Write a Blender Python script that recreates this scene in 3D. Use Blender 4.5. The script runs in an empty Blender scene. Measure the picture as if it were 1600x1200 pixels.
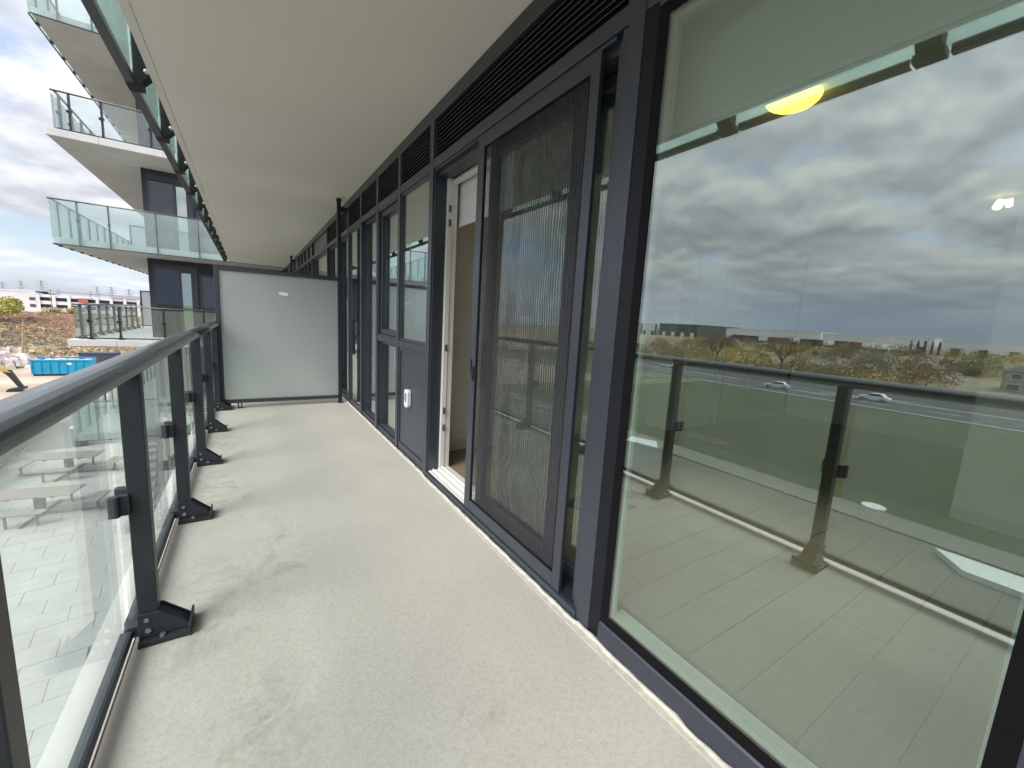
import bpy, bmesh, math, random
from mathutils import Vector, Matrix
random.seed(7)
R = math.radians
scene = bpy.context.scene
COL = scene.collection

# ------------------------------------------------------------------ camera
cam_d = bpy.data.cameras.new('camera')
cam = bpy.data.objects.new('camera', cam_d)
COL.objects.link(cam)
cam_d.sensor_fit = 'HORIZONTAL'
cam_d.sensor_width = 36.0
cam_d.lens = 636.45 * 36.0 / 1600.0
cam_d.clip_start = 0.02
cam_d.clip_end = 9000
rx, ux, fx = (0.842277, -0.536056, 0.056681), (0.033617, 0.157181, 0.986997), (0.537996, 0.82942, -0.150411)
cam.matrix_world = Matrix(((rx[0], ux[0], -fx[0], 0), (rx[1], ux[1], -fx[1], 0), (rx[2], ux[2], -fx[2], 1.2736), (0, 0, 0, 1)))
scene.camera = cam

# ------------------------------------------------------------------ world: broken overcast
SUN_EL, SUN_AZ = 42.0, 250.0           # azimuth clockwise from +Y
world = bpy.data.worlds.new('World')
scene.world = world
world.use_nodes = True


def N(nt, typ, **kw):
    n = nt.nodes.new(typ)
    for k, v in kw.items():
        if k.startswith('i_'):
            key = k[2:]
            n.inputs[int(key) if key.isdigit() else key.replace('_', ' ')].default_value = v
        else:
            setattr(n, k, v)
    return n


def math_n(nt, op, a, b=None, c=None, clamp=False):
    n = nt.nodes.new('ShaderNodeMath')
    n.operation = op
    n.use_clamp = clamp
    for i, v in enumerate((a, b, c)):
        if v is None:
            continue
        if isinstance(v, (int, float)):
            n.inputs[i].default_value = v
        else:
            nt.links.new(v, n.inputs[i])
    return n.outputs[0]


def ramp_n(nt, fac, stops, interp='LINEAR'):
    n = nt.nodes.new('ShaderNodeValToRGB')
    n.color_ramp.interpolation = interp
    el = n.color_ramp.elements
    while len(el) > 1:
        el.remove(el[-1])
    el[0].position, el[0].color = stops[0][0], tuple(stops[0][1]) + (1,)
    for p, c in stops[1:]:
        e = el.new(p)
        e.color = tuple(c) + (1,)
    if fac is not None:
        nt.links.new(fac, n.inputs[0])
    return n.outputs[0]


def mix_n(nt, fac, a, b, blend='MIX'):
    n = nt.nodes.new('ShaderNodeMix')
    n.data_type = 'RGBA'
    n.blend_type = blend
    for s, v in ((n.inputs[0], fac), (n.inputs[6], a), (n.inputs[7], b)):
        if isinstance(v, (int, float)):
            s.default_value = v
        elif isinstance(v, (tuple, list)):
            s.default_value = tuple(v) + ((1,) if len(v) == 3 else ())
        else:
            nt.links.new(v, s)
    return n.outputs[2]


def build_world():
    nt = world.node_tree
    nt.nodes.clear()
    out = N(nt, 'ShaderNodeOutputWorld')
    bg = N(nt, 'ShaderNodeBackground')
    bg.inputs['Strength'].default_value = 0.1
    nt.links.new(bg.outputs[0], out.inputs[0])
    sky = N(nt, 'ShaderNodeTexSky', sky_type='NISHITA', sun_disc=False, sun_elevation=R(SUN_EL), sun_rotation=R(SUN_AZ),
            air_density=1.0, dust_density=2.0, ozone_density=1.0)
    tc = N(nt, 'ShaderNodeTexCoord')
    sep = N(nt, 'ShaderNodeSeparateXYZ')
    nt.links.new(tc.outputs['Generated'], sep.inputs[0])
    X, Y, Z = sep.outputs
    # clouds flatten and crowd together towards the horizon
    zl = math_n(nt, 'MULTIPLY', math_n(nt, 'LOGARITHM', math_n(nt, 'ADD', math_n(nt, 'MAXIMUM', Z, 0.0), 0.10), 2.718), 0.66)
    comb = N(nt, 'ShaderNodeCombineXYZ')
    nt.links.new(X, comb.inputs[0])
    nt.links.new(Y, comb.inputs[1])
    nt.links.new(zl, comb.inputs[2])

    def noise(scale, detail, rough, dist, off):
        mp = N(nt, 'ShaderNodeMapping')
        mp.inputs['Location'].default_value = off
        nt.links.new(comb.outputs[0], mp.inputs['Vector'])
        n = N(nt, 'ShaderNodeTexNoise', noise_dimensions='3D')
        n.inputs['Scale'].default_value = scale
        n.inputs['Detail'].default_value = detail
        n.inputs['Roughness'].default_value = rough
        n.inputs['Distortion'].default_value = dist
        nt.links.new(mp.outputs[0], n.inputs['Vector'])
        return n.outputs[0]
    big = noise(1.3, 3, 0.5, 0.0, (3.1, 1.7, 0.4))
    mid = noise(5.4, 9, 0.51, 0.10, (7.3, 2.2, 1.0))
    mid2 = noise(5.4, 9, 0.51, 0.10, (7.3, 2.2, 1.035))
    den = math_n(nt, 'ADD', math_n(nt, 'MULTIPLY', big, 0.45), math_n(nt, 'MULTIPLY', mid, 0.55))
    gap = N(nt, 'ShaderNodeMapRange')
    nt.links.new(Y, gap.inputs[0])
    for i, val in zip((1, 2, 3, 4), (0.5, 0.8, 0.365, 0.425)):
        gap.inputs[i].default_value = val
    cover = math_n(nt, 'MULTIPLY', math_n(nt, 'SUBTRACT', den, gap.outputs[0]), 9.0, clamp=True)
    # sunlit tops where the cloud thins out upwards, grey bases where it thickens
    rel = math_n(nt, 'ADD', math_n(nt, 'MULTIPLY', math_n(nt, 'SUBTRACT', mid, mid2), 1.9), math_n(nt, 'SUBTRACT', 1.06, den), clamp=True)
    shade = ramp_n(nt, rel, [(0.24, (0.46, 0.48, 0.545)), (0.45, (0.60, 0.62, 0.685)), (0.60, (0.76, 0.775, 0.815)), (0.78, (0.98, 0.965, 0.955))])
    cl = mix_n(nt, 1.0, shade, (7.4, 7.4, 7.4), 'MULTIPLY')
    blue = mix_n(nt, 1.0, sky.outputs[0], (1.25, 1.3, 1.4), 'MULTIPLY')
    colr = mix_n(nt, cover, blue, cl)
    # brighter towards +Y (open, lit clouds), heavier towards -X and low down (slate bank at the horizon)
    mr = N(nt, 'ShaderNodeMapRange')
    nt.links.new(Y, mr.inputs[0])
    for i, val in zip((1, 2, 3, 4), (0.10, 0.72, 0.96, 0.74)):
        mr.inputs[i].default_value = val
    ze = math_n(nt, 'MULTIPLY_ADD', math_n(nt, 'MAXIMUM', Z, 0.0), 0.95, 0.62)
    f = math_n(nt, 'MULTIPLY', mr.outputs[0], ze)
    fc = N(nt, 'ShaderNodeCombineColor')
    for i in range(3):
        nt.links.new(f, fc.inputs[i])
    colr = mix_n(nt, 1.0, colr, fc.outputs[0], 'MULTIPLY')
    low = N(nt, 'ShaderNodeMapRange', interpolation_type='SMOOTHSTEP')
    nt.links.new(Z, low.inputs[0])
    for i, val in zip((1, 2, 3, 4), (0.02, 0.15, 0.9, 0.0)):
        low.inputs[i].default_value = val
    mr2 = N(nt, 'ShaderNodeMapRange')
    nt.links.new(Y, mr2.inputs[0])
    for i, val in zip((1, 2, 3, 4), (0.35, 0.9, 1.0, 0.45)):
        mr2.inputs[i].default_value = val
    bank = math_n(nt, 'MULTIPLY', low.outputs[0], mr2.outputs[0])
    bankc = mix_n(nt, mr2.outputs[0], (6.4, 6.8, 8.0), (2.0, 2.35, 3.1))
    colr = mix_n(nt, bank, colr, bankc)
    nt.links.new(colr, bg.inputs['Color'])


build_world()

sun_d = bpy.data.lights.new('sun', 'SUN')
sun_d.energy = 1.5
sun_d.angle = R(36)
sun_d.color = (1.0, 0.95, 0.88)
sun = bpy.data.objects.new('sun', sun_d)
COL.objects.link(sun)
sd = Vector((math.sin(R(SUN_AZ)) * math.cos(R(SUN_EL)), math.cos(R(SUN_AZ)) * math.cos(R(SUN_EL)), math.sin(R(SUN_EL))))
sun.rotation_euler = sd.to_track_quat('Z', 'Y').to_euler()
sun.location = (-20, -10, 40)

scene.view_settings.view_transform = 'Standard'
scene.view_settings.look = 'None'
scene.view_settings.exposure = 1.48
scene.view_settings.gamma = 1.0
scene.view_settings.use_curve_mapping = False
scene.render.engine = 'CYCLES'
cy = scene.cycles
cy.max_bounces = 14
cy.diffuse_bounces = 5
cy.glossy_bounces = 8
cy.transmission_bounces = 8
cy.transparent_max_bounces = 40
cy.use_denoising = True
cy.caustics_reflective = False
cy.caustics_refractive = False
cy.sample_clamp_indirect = 6.0


# ------------------------------------------------------------------ materials
MATS = {}


def new_mat(name):
    m = bpy.data.materials.new(name)
    m.use_nodes = True
    nt = m.node_tree
    nt.nodes.clear()
    out = N(nt, 'ShaderNodeOutputMaterial')
    MATS[name] = m
    return m, nt, out


def pos_noise(nt, scale, detail=4, rough=0.55, dist=0.0, stretch=None, coord='Object'):
    tc = N(nt, 'ShaderNodeTexCoord')
    src = tc.outputs[coord] if coord in ('Object', 'Generated') else N(nt, 'ShaderNodeNewGeometry').outputs['Position']
    if stretch:
        mp = N(nt, 'ShaderNodeMapping')
        mp.inputs['Scale'].default_value = stretch
        nt.links.new(src, mp.inputs['Vector'])
        src = mp.outputs[0]
    n = N(nt, 'ShaderNodeTexNoise')
    n.inputs['Scale'].default_value = scale
    n.inputs['Detail'].default_value = detail
    n.inputs['Roughness'].default_value = rough
    n.inputs['Distortion'].default_value = dist
    nt.links.new(src, n.inputs['Vector'])
    return n.outputs[0]


def simple(name, col, rough=0.5, var=0.12, nscale=6.0, bump=0.0, bscale=80.0, metal=0.0, spec=0.5, stretch=None, coord='World', var2=None, rvar=0.0):
    m, nt, out = new_mat(name)
    b = N(nt, 'ShaderNodeBsdfPrincipled')
    b.inputs['Roughness'].default_value = rough
    b.inputs['Metallic'].default_value = metal
    b.inputs['Specular IOR Level'].default_value = spec
    fac = pos_noise(nt, nscale, 6, 0.6, 0.3, stretch, coord)
    c2 = var2 or tuple(min(1, c * (1 + var)) for c in col)
    c1 = tuple(c * (1 - var) for c in col)
    nt.links.new(ramp_n(nt, fac, [(0.3, c1), (0.7, c2)]), b.inputs['Base Color'])
    if rvar:
        nt.links.new(math_n(nt, 'MULTIPLY_ADD', pos_noise(nt, nscale * 2.3, 5, 0.6, 0.2, stretch, coord), rvar, rough - rvar / 2), b.inputs['Roughness'])
    if bump:
        bp = N(nt, 'ShaderNodeBump')
        bp.inputs['Strength'].default_value = bump
        bp.inputs['Distance'].default_value = 0.004
        nt.links.new(pos_noise(nt, bscale, 3, 0.6, 0, None, coord), bp.inputs['Height'])
        nt.links.new(bp.outputs[0], b.inputs['Normal'])
    nt.links.new(b.outputs[0], out.inputs[0])
    return m


def glassy(name, tint, refl, f0, grime=0.0, grime_col=(0.8, 0.85, 0.82), power=4.0, rough=0.0):
    """coated flat glass: clear transmission with a tint, mirror reflection rising towards grazing, a film of dust"""
    m, nt, out = new_mat(name)
    tr = N(nt, 'ShaderNodeBsdfTransparent')
    tr.inputs[0].default_value = tuple(tint) + (1,)
    gl = N(nt, 'ShaderNodeBsdfGlossy')
    gl.inputs[0].default_value = tuple(refl) + (1,)
    gl.inputs['Roughness'].default_value = rough
    lw = N(nt, 'ShaderNodeLayerWeight')
    lw.inputs[0].default_value = 0.5
    fac = math_n(nt, 'MULTIPLY_ADD', math_n(nt, 'POWER', lw.outputs['Facing'], power), 1.0 - f0, f0, clamp=True)
    base = tr.outputs[0]
    if grime:
        df = N(nt, 'ShaderNodeBsdfDiffuse')
        df.inputs[0].default_value = tuple(grime_col) + (1,)
        tl = N(nt, 'ShaderNodeBsdfTranslucent')
        tl.inputs[0].default_value = tuple(grime_col) + (1,)
        dm = N(nt, 'ShaderNodeMixShader')
        dm.inputs[0].default_value = 0.5
        nt.links.new(df.outputs[0], dm.inputs[1])
        nt.links.new(tl.outputs[0], dm.inputs[2])
        gm = N(nt, 'ShaderNodeMixShader')
        g = math_n(nt, 'MULTIPLY_ADD', pos_noise(nt, 2.2, 6, 0.65, 1.0, (1, 1, 0.45), 'World'), grime * 1.6, grime * 0.2, clamp=True)
        nt.links.new(g, gm.inputs[0])
        nt.links.new(base, gm.inputs[1])
        nt.links.new(dm.outputs[0], gm.inputs[2])
        base = gm.outputs[0]
    mx = N(nt, 'ShaderNodeMixShader')
    nt.links.new(fac, mx.inputs[0])
    nt.links.new(base, mx.inputs[1])
    nt.links.new(gl.outputs[0], mx.inputs[2])
    nt.links.new(mx.outputs[0], out.inputs[0])
    return m


def emit(name, col, strength):
    m, nt, out = new_mat(name)
    e = N(nt, 'ShaderNodeEmission')
    e.inputs[0].default_value = tuple(col) + (1,)
    e.inputs[1].default_value = strength
    nt.links.new(e.outputs[0], out.inputs[0])
    return m


simple('frame', (0.030, 0.037, 0.053), 0.36, 0.10, 3.0, 0.05, 500, spec=0.7, rvar=0.12)
simple('jamb_shaded', (0.009, 0.010, 0.015), 0.55, 0.1, 4.0, spec=0.25)  # frame metal darkened: the shade of the far reveal is in the colour
simple('frame_dark', (0.018, 0.022, 0.030), 0.40, 0.15, 4.0, 0.03, 300, rvar=0.15)
simple('rail_metal', (0.020, 0.023, 0.031), 0.30, 0.25, 9.0, 0.03, 350, spec=0.8, stretch=(1, 0.15, 1), rvar=0.20)
simple('post_metal', (0.028, 0.033, 0.042), 0.45, 0.18, 7.0, 0.04, 400, spec=0.45, rvar=0.15)
simple('worn_metal', (0.07, 0.072, 0.075), 0.5, 0.5, 40.0, 0.1, 300)
simple('bolt_steel', (0.45, 0.43, 0.40), 0.35, 0.3, 120.0, metal=0.8)
simple('gasket', (0.004, 0.004, 0.005), 0.6, 0.2, 20, spec=0.15)
simple('louvre_dark', (0.010, 0.010, 0.011), 0.8, 0.2, 5)
simple('vinyl_white', (0.72, 0.72, 0.69), 0.4, 0.04, 5)
simple('paint_white', (0.83, 0.82, 0.78), 0.6, 0.04, 1.5, 0.03, 200)
simple('paint_beige', (0.62, 0.57, 0.47), 0.65, 0.05, 1.5)
simple('blind_fabric', (0.72, 0.73, 0.72), 0.8, 0.03, 3, 0.1, 900)
simple('sealant', (0.56, 0.55, 0.49), 0.6, 0.15, 25, 0.4, 60)
simple('plastic_white', (0.72, 0.72, 0.71), 0.35, 0.05, 10)
simple('paper', (0.78, 0.78, 0.76), 0.7, 0.03, 30)
simple('print_grey', (0.25, 0.25, 0.27), 0.7, 0.1, 30)
simple('planks', (0.25, 0.208, 0.145), 0.42, 0.09, 3.0, 0.1, 60, stretch=(1.0, 12, 1), rvar=0.1)
simple('floor_dark', (0.05, 0.045, 0.04), 0.6)
simple('slab_edge', (0.62, 0.60, 0.58), 0.7, 0.08, 2.0, 0.15, 60)
simple('deck_edge_pale', (0.76, 0.75, 0.72), 0.6, 0.05, 3.0)
simple('wing_clad', (0.040, 0.042, 0.058), 0.45, 0.12, 1.2, spec=0.4)
simple('wing_panel', (0.16, 0.155, 0.185), 0.4, 0.08, 0.8, spec=0.5)
simple('concrete_patio', (0.44, 0.44, 0.42), 0.8, 0.12, 1.3, 0.3, 40)
simple('joint', (0.25, 0.25, 0.24), 0.9, 0.1, 5)
simple('table_wood', (0.28, 0.245, 0.215), 0.7, 0.2, 3.0, stretch=(6, 1, 1))
simple('steel_grey', (0.13, 0.135, 0.14), 0.5, 0.1, 4)
simple('hedge_leaf', (0.035, 0.06, 0.03), 0.6, 0.4, 3.0)
simple('dirt', (0.40, 0.31, 0.23), 0.95, 0.2, 0.12, 0.0, var2=(0.52, 0.43, 0.34))
simple('ground_dry', (0.20, 0.165, 0.08), 0.95, 0.35, 0.03, var2=(0.16, 0.15, 0.055))
simple('lawn', (0.056, 0.064, 0.012), 0.95, 0.25, 0.05, var2=(0.075, 0.078, 0.022))
simple('asphalt', (0.060, 0.060, 0.062), 0.9, 0.2, 0.15)
simple('asphalt_pale', (0.135, 0.13, 0.10), 0.9, 0.25, 0.2)
simple('walk_concrete', (0.20, 0.19, 0.15), 0.9, 0.12, 0.5)
simple('road_paint', (0.72, 0.72, 0.68), 0.8, 0.15, 1.0)
simple('pad_white', (0.82, 0.81, 0.76), 0.7, 0.05, 0.6)
simple('weeds_tan', (0.46, 0.33, 0.225), 0.95, 0.2, 0.10, var2=(0.38, 0.29, 0.19))
simple('weeds_rust', (0.47, 0.295, 0.21), 0.95, 0.2, 0.15)
simple('weeds_straw', (0.52, 0.42, 0.27), 0.95, 0.2, 0.15)
simple('weeds_olive', (0.26, 0.23, 0.155), 0.95, 0.2, 0.15)
simple('weeds_grey', (0.26, 0.235, 0.20), 0.95, 0.2, 0.15)
simple('leaf_lime', (0.46, 0.44, 0.12), 0.7, 0.3, 0.5)
simple('leaf_green', (0.18, 0.19, 0.06), 0.7, 0.3, 0.5)
simple('leaf_yellow', (0.48, 0.36, 0.08), 0.7, 0.3, 0.5)
simple('leaf_brown', (0.20, 0.13, 0.06), 0.8, 0.3, 0.5)
simple('leaf_orange', (0.32, 0.17, 0.06), 0.8, 0.3, 0.5)
simple('bark', (0.21, 0.165, 0.14), 0.9, 0.3, 1.0)
simple('bin_blue', (0.010, 0.30, 0.50), 0.5, 0.18, 0.8)
simple('bin_dark', (0.05, 0.055, 0.08), 0.6, 0.2, 0.8)
simple('rubble', (0.58, 0.51, 0.47), 0.95, 0.2, 0.5, var2=(0.72, 0.68, 0.64))
simple('rubble_red', (0.46, 0.33, 0.28), 0.95, 0.3, 0.5)
simple('concrete_site', (0.50, 0.45, 0.40), 0.9, 0.15, 0.4)
simple('wood_pole', (0.34, 0.26, 0.17), 0.9, 0.2, 0.8)
simple('machine_black', (0.025, 0.024, 0.028), 0.5, 0.2, 1)
simple('machine_yellow', (0.50, 0.36, 0.10), 0.5, 0.15, 1)
simple('garage_white', (0.72, 0.72, 0.73), 0.8, 0.05, 0.1)
simple('garage_grey', (0.42, 0.42, 0.44), 0.8, 0.05, 0.1)
simple('garage_dark', (0.06, 0.07, 0.09), 0.6, 0.2, 0.2)
simple('garage_red', (0.40, 0.13, 0.10), 0.7, 0.1, 0.2)
simple('pylon_steel', (0.36, 0.38, 0.42), 0.6, 0.05, 0.1)
simple('ware_white', (0.86, 0.86, 0.84), 0.7, 0.06, 0.05)
simple('ware_grey', (0.09, 0.095, 0.10), 0.7, 0.1, 0.05)
simple('trailer_red', (0.20, 0.04, 0.04), 0.6)
simple('trailer_dark', (0.05, 0.05, 0.06), 0.6)
simple('house_brick', (0.33, 0.29, 0.24), 0.85, 0.12, 0.8)
simple('house_roof', (0.15, 0.14, 0.135), 0.9, 0.15, 1.0)
simple('car_white', (0.75, 0.75, 0.75), 0.25, 0.02, 1)
simple('car_silver', (0.35, 0.36, 0.38), 0.3, 0.02, 1)
simple('tyre', (0.02, 0.02, 0.02), 0.8)
glassy('window_glass', (0.83, 0.915, 0.88), (0.92, 0.975, 0.965), 0.215, power=4.0)
glassy('door_glass', (0.85, 0.93, 0.89), (0.94, 0.98, 0.97), 0.25, power=2.8)
glassy('rail_glass', (0.94, 0.98, 0.968), (0.95, 1.0, 0.985), 0.035, grime=0.075, grime_col=(0.84, 0.91, 0.90), power=5.5)
glassy('rail_glass_wing', (0.92, 0.965, 0.96), (0.95, 1.0, 0.99), 0.05, grime=0.08, power=4.5)
glassy('fascia_glass', (0.90, 0.962, 0.95), (0.95, 1.0, 0.985), 0.05, grime=0.20, grime_col=(0.80, 0.90, 0.875), power=4.5)
glassy('fascia_glass_near', (0.86, 0.955, 0.925), (0.95, 1.0, 0.985), 0.05, grime=0.30, grime_col=(0.78, 0.95, 0.88), power=4.5)
glassy('far_glass', (0.60, 0.63, 0.66), (0.8, 0.85, 0.9), 0.06, power=4.0)
emit('lamp_glow', (1.0, 0.70, 0.10), 1.7)
emit('spot_glow', (1.0, 0.78, 0.38), 1.1)


for nd in MATS['rail_metal'].node_tree.nodes:
    if nd.type == 'BSDF_PRINCIPLED':
        nd.inputs['Coat Weight'].default_value = 0.7
        nd.inputs['Coat Roughness'].default_value = 0.22


def build_frosted():
    m, nt, out = new_mat('frosted')
    df = N(nt, 'ShaderNodeBsdfDiffuse')
    df.inputs[0].default_value = (0.72, 0.76, 0.765, 1)
    tl = N(nt, 'ShaderNodeBsdfTranslucent')
    tl.inputs[0].default_value = (0.90, 0.95, 0.96, 1)
    gl = N(nt, 'ShaderNodeBsdfGlossy')
    gl.inputs['Roughness'].default_value = 0.38
    gl.inputs[0].default_value = (0.9, 0.96, 0.96, 1)
    rf = N(nt, 'ShaderNodeBsdfGlass')
    rf.inputs['Roughness'].default_value = 0.50
    rf.inputs['IOR'].default_value = 1.25
    rf.inputs[0].default_value = (0.93, 0.97, 0.97, 1)

    def mixs(f, a, b):
        x = N(nt, 'ShaderNodeMixShader')
        x.inputs[0].default_value = f
        nt.links.new(a.outputs[0], x.inputs[1])
        nt.links.new(b.outputs[0], x.inputs[2])
        return x
    a = mixs(0.5, df, tl)
    c = mixs(0.55, a, rf)
    b = mixs(0.16, c, gl)
    nt.links.new(b.outputs[0], out.inputs[0])


def build_screen_mesh():
    """insect screen: fine dark mesh, its moire against the glass painted in as wavy bands of opacity"""
    m, nt, out = new_mat('screen_mesh')
    tr = N(nt, 'ShaderNodeBsdfTransparent')
    df = N(nt, 'ShaderNodeBsdfDiffuse')
    df.inputs[0].default_value = (0.075, 0.075, 0.078, 1)
    geo = N(nt, 'ShaderNodeNewGeometry')
    w = N(nt, 'ShaderNodeTexWave', wave_type='BANDS', bands_direction='Y', wave_profile='SIN')  # moire bands drawn into the opacity; the real weave is even
    w.inputs['Scale'].default_value = 17.0
    w.inputs['Distortion'].default_value = 16.0
    w.inputs['Detail'].default_value = 1.5
    w.inputs['Detail Scale'].default_value = 0.16
    nt.links.new(geo.outputs['Position'], w.inputs['Vector'])
    amp = math_n(nt, 'MULTIPLY', pos_noise(nt, 1.6, 2, 0.5, 0.4, None, 'World'), 0.85)
    fac = math_n(nt, 'ADD', math_n(nt, 'MULTIPLY', w.outputs[1], amp), 0.12, clamp=True)
    mx = N(nt, 'ShaderNodeMixShader')
    nt.links.new(fac, mx.inputs[0])
    nt.links.new(tr.outputs[0], mx.inputs[1])
    nt.links.new(df.outputs[0], mx.inputs[2])
    nt.links.new(mx.outputs[0], out.inputs[0])


def build_floor_mat():
    """trowelled urethane deck coating: warm pale grey, fine grit, scuffs, dirt smears and faint runs"""
    m, nt, out = new_mat('deck_coating')
    b = N(nt, 'ShaderNodeBsdfPrincipled')
    b.inputs['Roughness'].default_value = 0.55
    b.inputs['Specular IOR Level'].default_value = 0.35
    base = ramp_n(nt, pos_noise(nt, 1.1, 6, 0.6, 0.4, None, 'World'), [(0.3, (0.495, 0.477, 0.428)), (0.7, (0.565, 0.547, 0.495))])
    grit = ramp_n(nt, pos_noise(nt, 55, 3, 0.7, 0, None, 'World'), [(0.33, (0.84, 0.83, 0.82)), (0.52, (1, 1, 1)), (0.72, (1.06, 1.05, 1.04))])
    c = mix_n(nt, 0.75, base, grit, 'MULTIPLY')
    geo = N(nt, 'ShaderNodeNewGeometry')
    sep = N(nt, 'ShaderNodeSeparateXYZ')
    nt.links.new(geo.outputs['Position'], sep.inputs[0])
    px, py, _ = sep.outputs

    def blob(cx, cy, sx, sy):
        a = math_n(nt, 'POWER', math_n(nt, 'DIVIDE', math_n(nt, 'SUBTRACT', px, cx), sx), 2.0)
        d = math_n(nt, 'POWER', math_n(nt, 'DIVIDE', math_n(nt, 'SUBTRACT', py, cy), sy), 2.0)
        return math_n(nt, 'SUBTRACT', 1.0, math_n(nt, 'ADD', a, d), clamp=True)
    smear = pos_noise(nt, 5.5, 8, 0.72, 1.2, None, 'World')
    sm = math_n(nt, 'MULTIPLY', math_n(nt, 'SUBTRACT', smear, 0.46), 6.0, clamp=True)
    region = None
    for args in ((0.10, 2.35, 0.16, 0.65), (-0.20, 2.0, 0.28, 0.5), (-0.22, 3.3, 0.26, 0.7), (-0.25, 4.4, 0.22, 0.9), (0.6, 1.0, 0.1, 0.08), (0.0, 1.3, 0.2, 0.3)):
        bl = blob(*args)
        region = bl if region is None else math_n(nt, 'MAXIMUM', region, bl)
    dirt = math_n(nt, 'MULTIPLY', math_n(nt, 'MULTIPLY', region, sm), 0.42, clamp=True)
    c = mix_n(nt, dirt, c, (0.235, 0.215, 0.18))
    wide = math_n(nt, 'MULTIPLY', math_n(nt, 'SUBTRACT', pos_noise(nt, 2.7, 7, 0.7, 0.8, None, 'World'), 0.57), 0.9, clamp=True)
    c = mix_n(nt, wide, c, (0.38, 0.36, 0.32))
    sp = N(nt, 'ShaderNodeTexVoronoi')
    sp.inputs['Scale'].default_value = 3.2
    nt.links.new(geo.outputs['Position'], sp.inputs['Vector'])
    spk = math_n(nt, 'LESS_THAN', sp.outputs['Distance'], 0.022)
    c = mix_n(nt, math_n(nt, 'MULTIPLY', spk, 0.7), c, (0.07, 0.065, 0.06))
    nt.links.new(c, b.inputs['Base Color'])
    bp = N(nt, 'ShaderNodeBump')
    bp.inputs['Strength'].default_value = 0.35
    bp.inputs['Distance'].default_value = 0.003
    nt.links.new(pos_noise(nt, 120, 4, 0.65, 0, None, 'World'), bp.inputs['Height'])
    bp2 = N(nt, 'ShaderNodeBump')
    bp2.inputs['Strength'].default_value = 0.25
    bp2.inputs['Distance'].default_value = 0.02
    nt.links.new(pos_noise(nt, 3.0, 3, 0.5, 0, None, 'World'), bp2.inputs['Height'])
    nt.links.new(bp.outputs[0], bp2.inputs['Normal'])
    nt.links.new(bp2.outputs[0], b.inputs['Normal'])
    nt.links.new(b.outputs[0], out.inputs[0])


def build_ceiling_mat():
    m, nt, out = new_mat('soffit_paint')
    b = N(nt, 'ShaderNodeBsdfPrincipled')
    b.inputs['Roughness'].default_value = 0.8
    base = ramp_n(nt, pos_noise(nt, 0.7, 5, 0.6, 0.3, None, 'World'), [(0.3, (0.81, 0.785, 0.715)), (0.7, (0.86, 0.83, 0.76))])
    mk = math_n(nt, 'MULTIPLY', math_n(nt, 'SUBTRACT', pos_noise(nt, 4.0, 8, 0.75, 1.5, None, 'World'), 0.64), 3.0, clamp=True)
    c = mix_n(nt, mk, base, (0.42, 0.40, 0.35))
    nt.links.new(c, b.inputs['Base Color'])
    bp = N(nt, 'ShaderNodeBump')
    bp.inputs['Strength'].default_value = 0.25
    bp.inputs['Distance'].default_value = 0.004
    nt.links.new(pos_noise(nt, 30, 5, 0.6, 0, None, 'World'), bp.inputs['Height'])
    nt.links.new(bp.outputs[0], b.inputs['Normal'])
    nt.links.new(b.outputs[0], out.inputs[0])


build_frosted()
build_screen_mesh()
build_floor_mat()
build_ceiling_mat()
M = MATS


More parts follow.
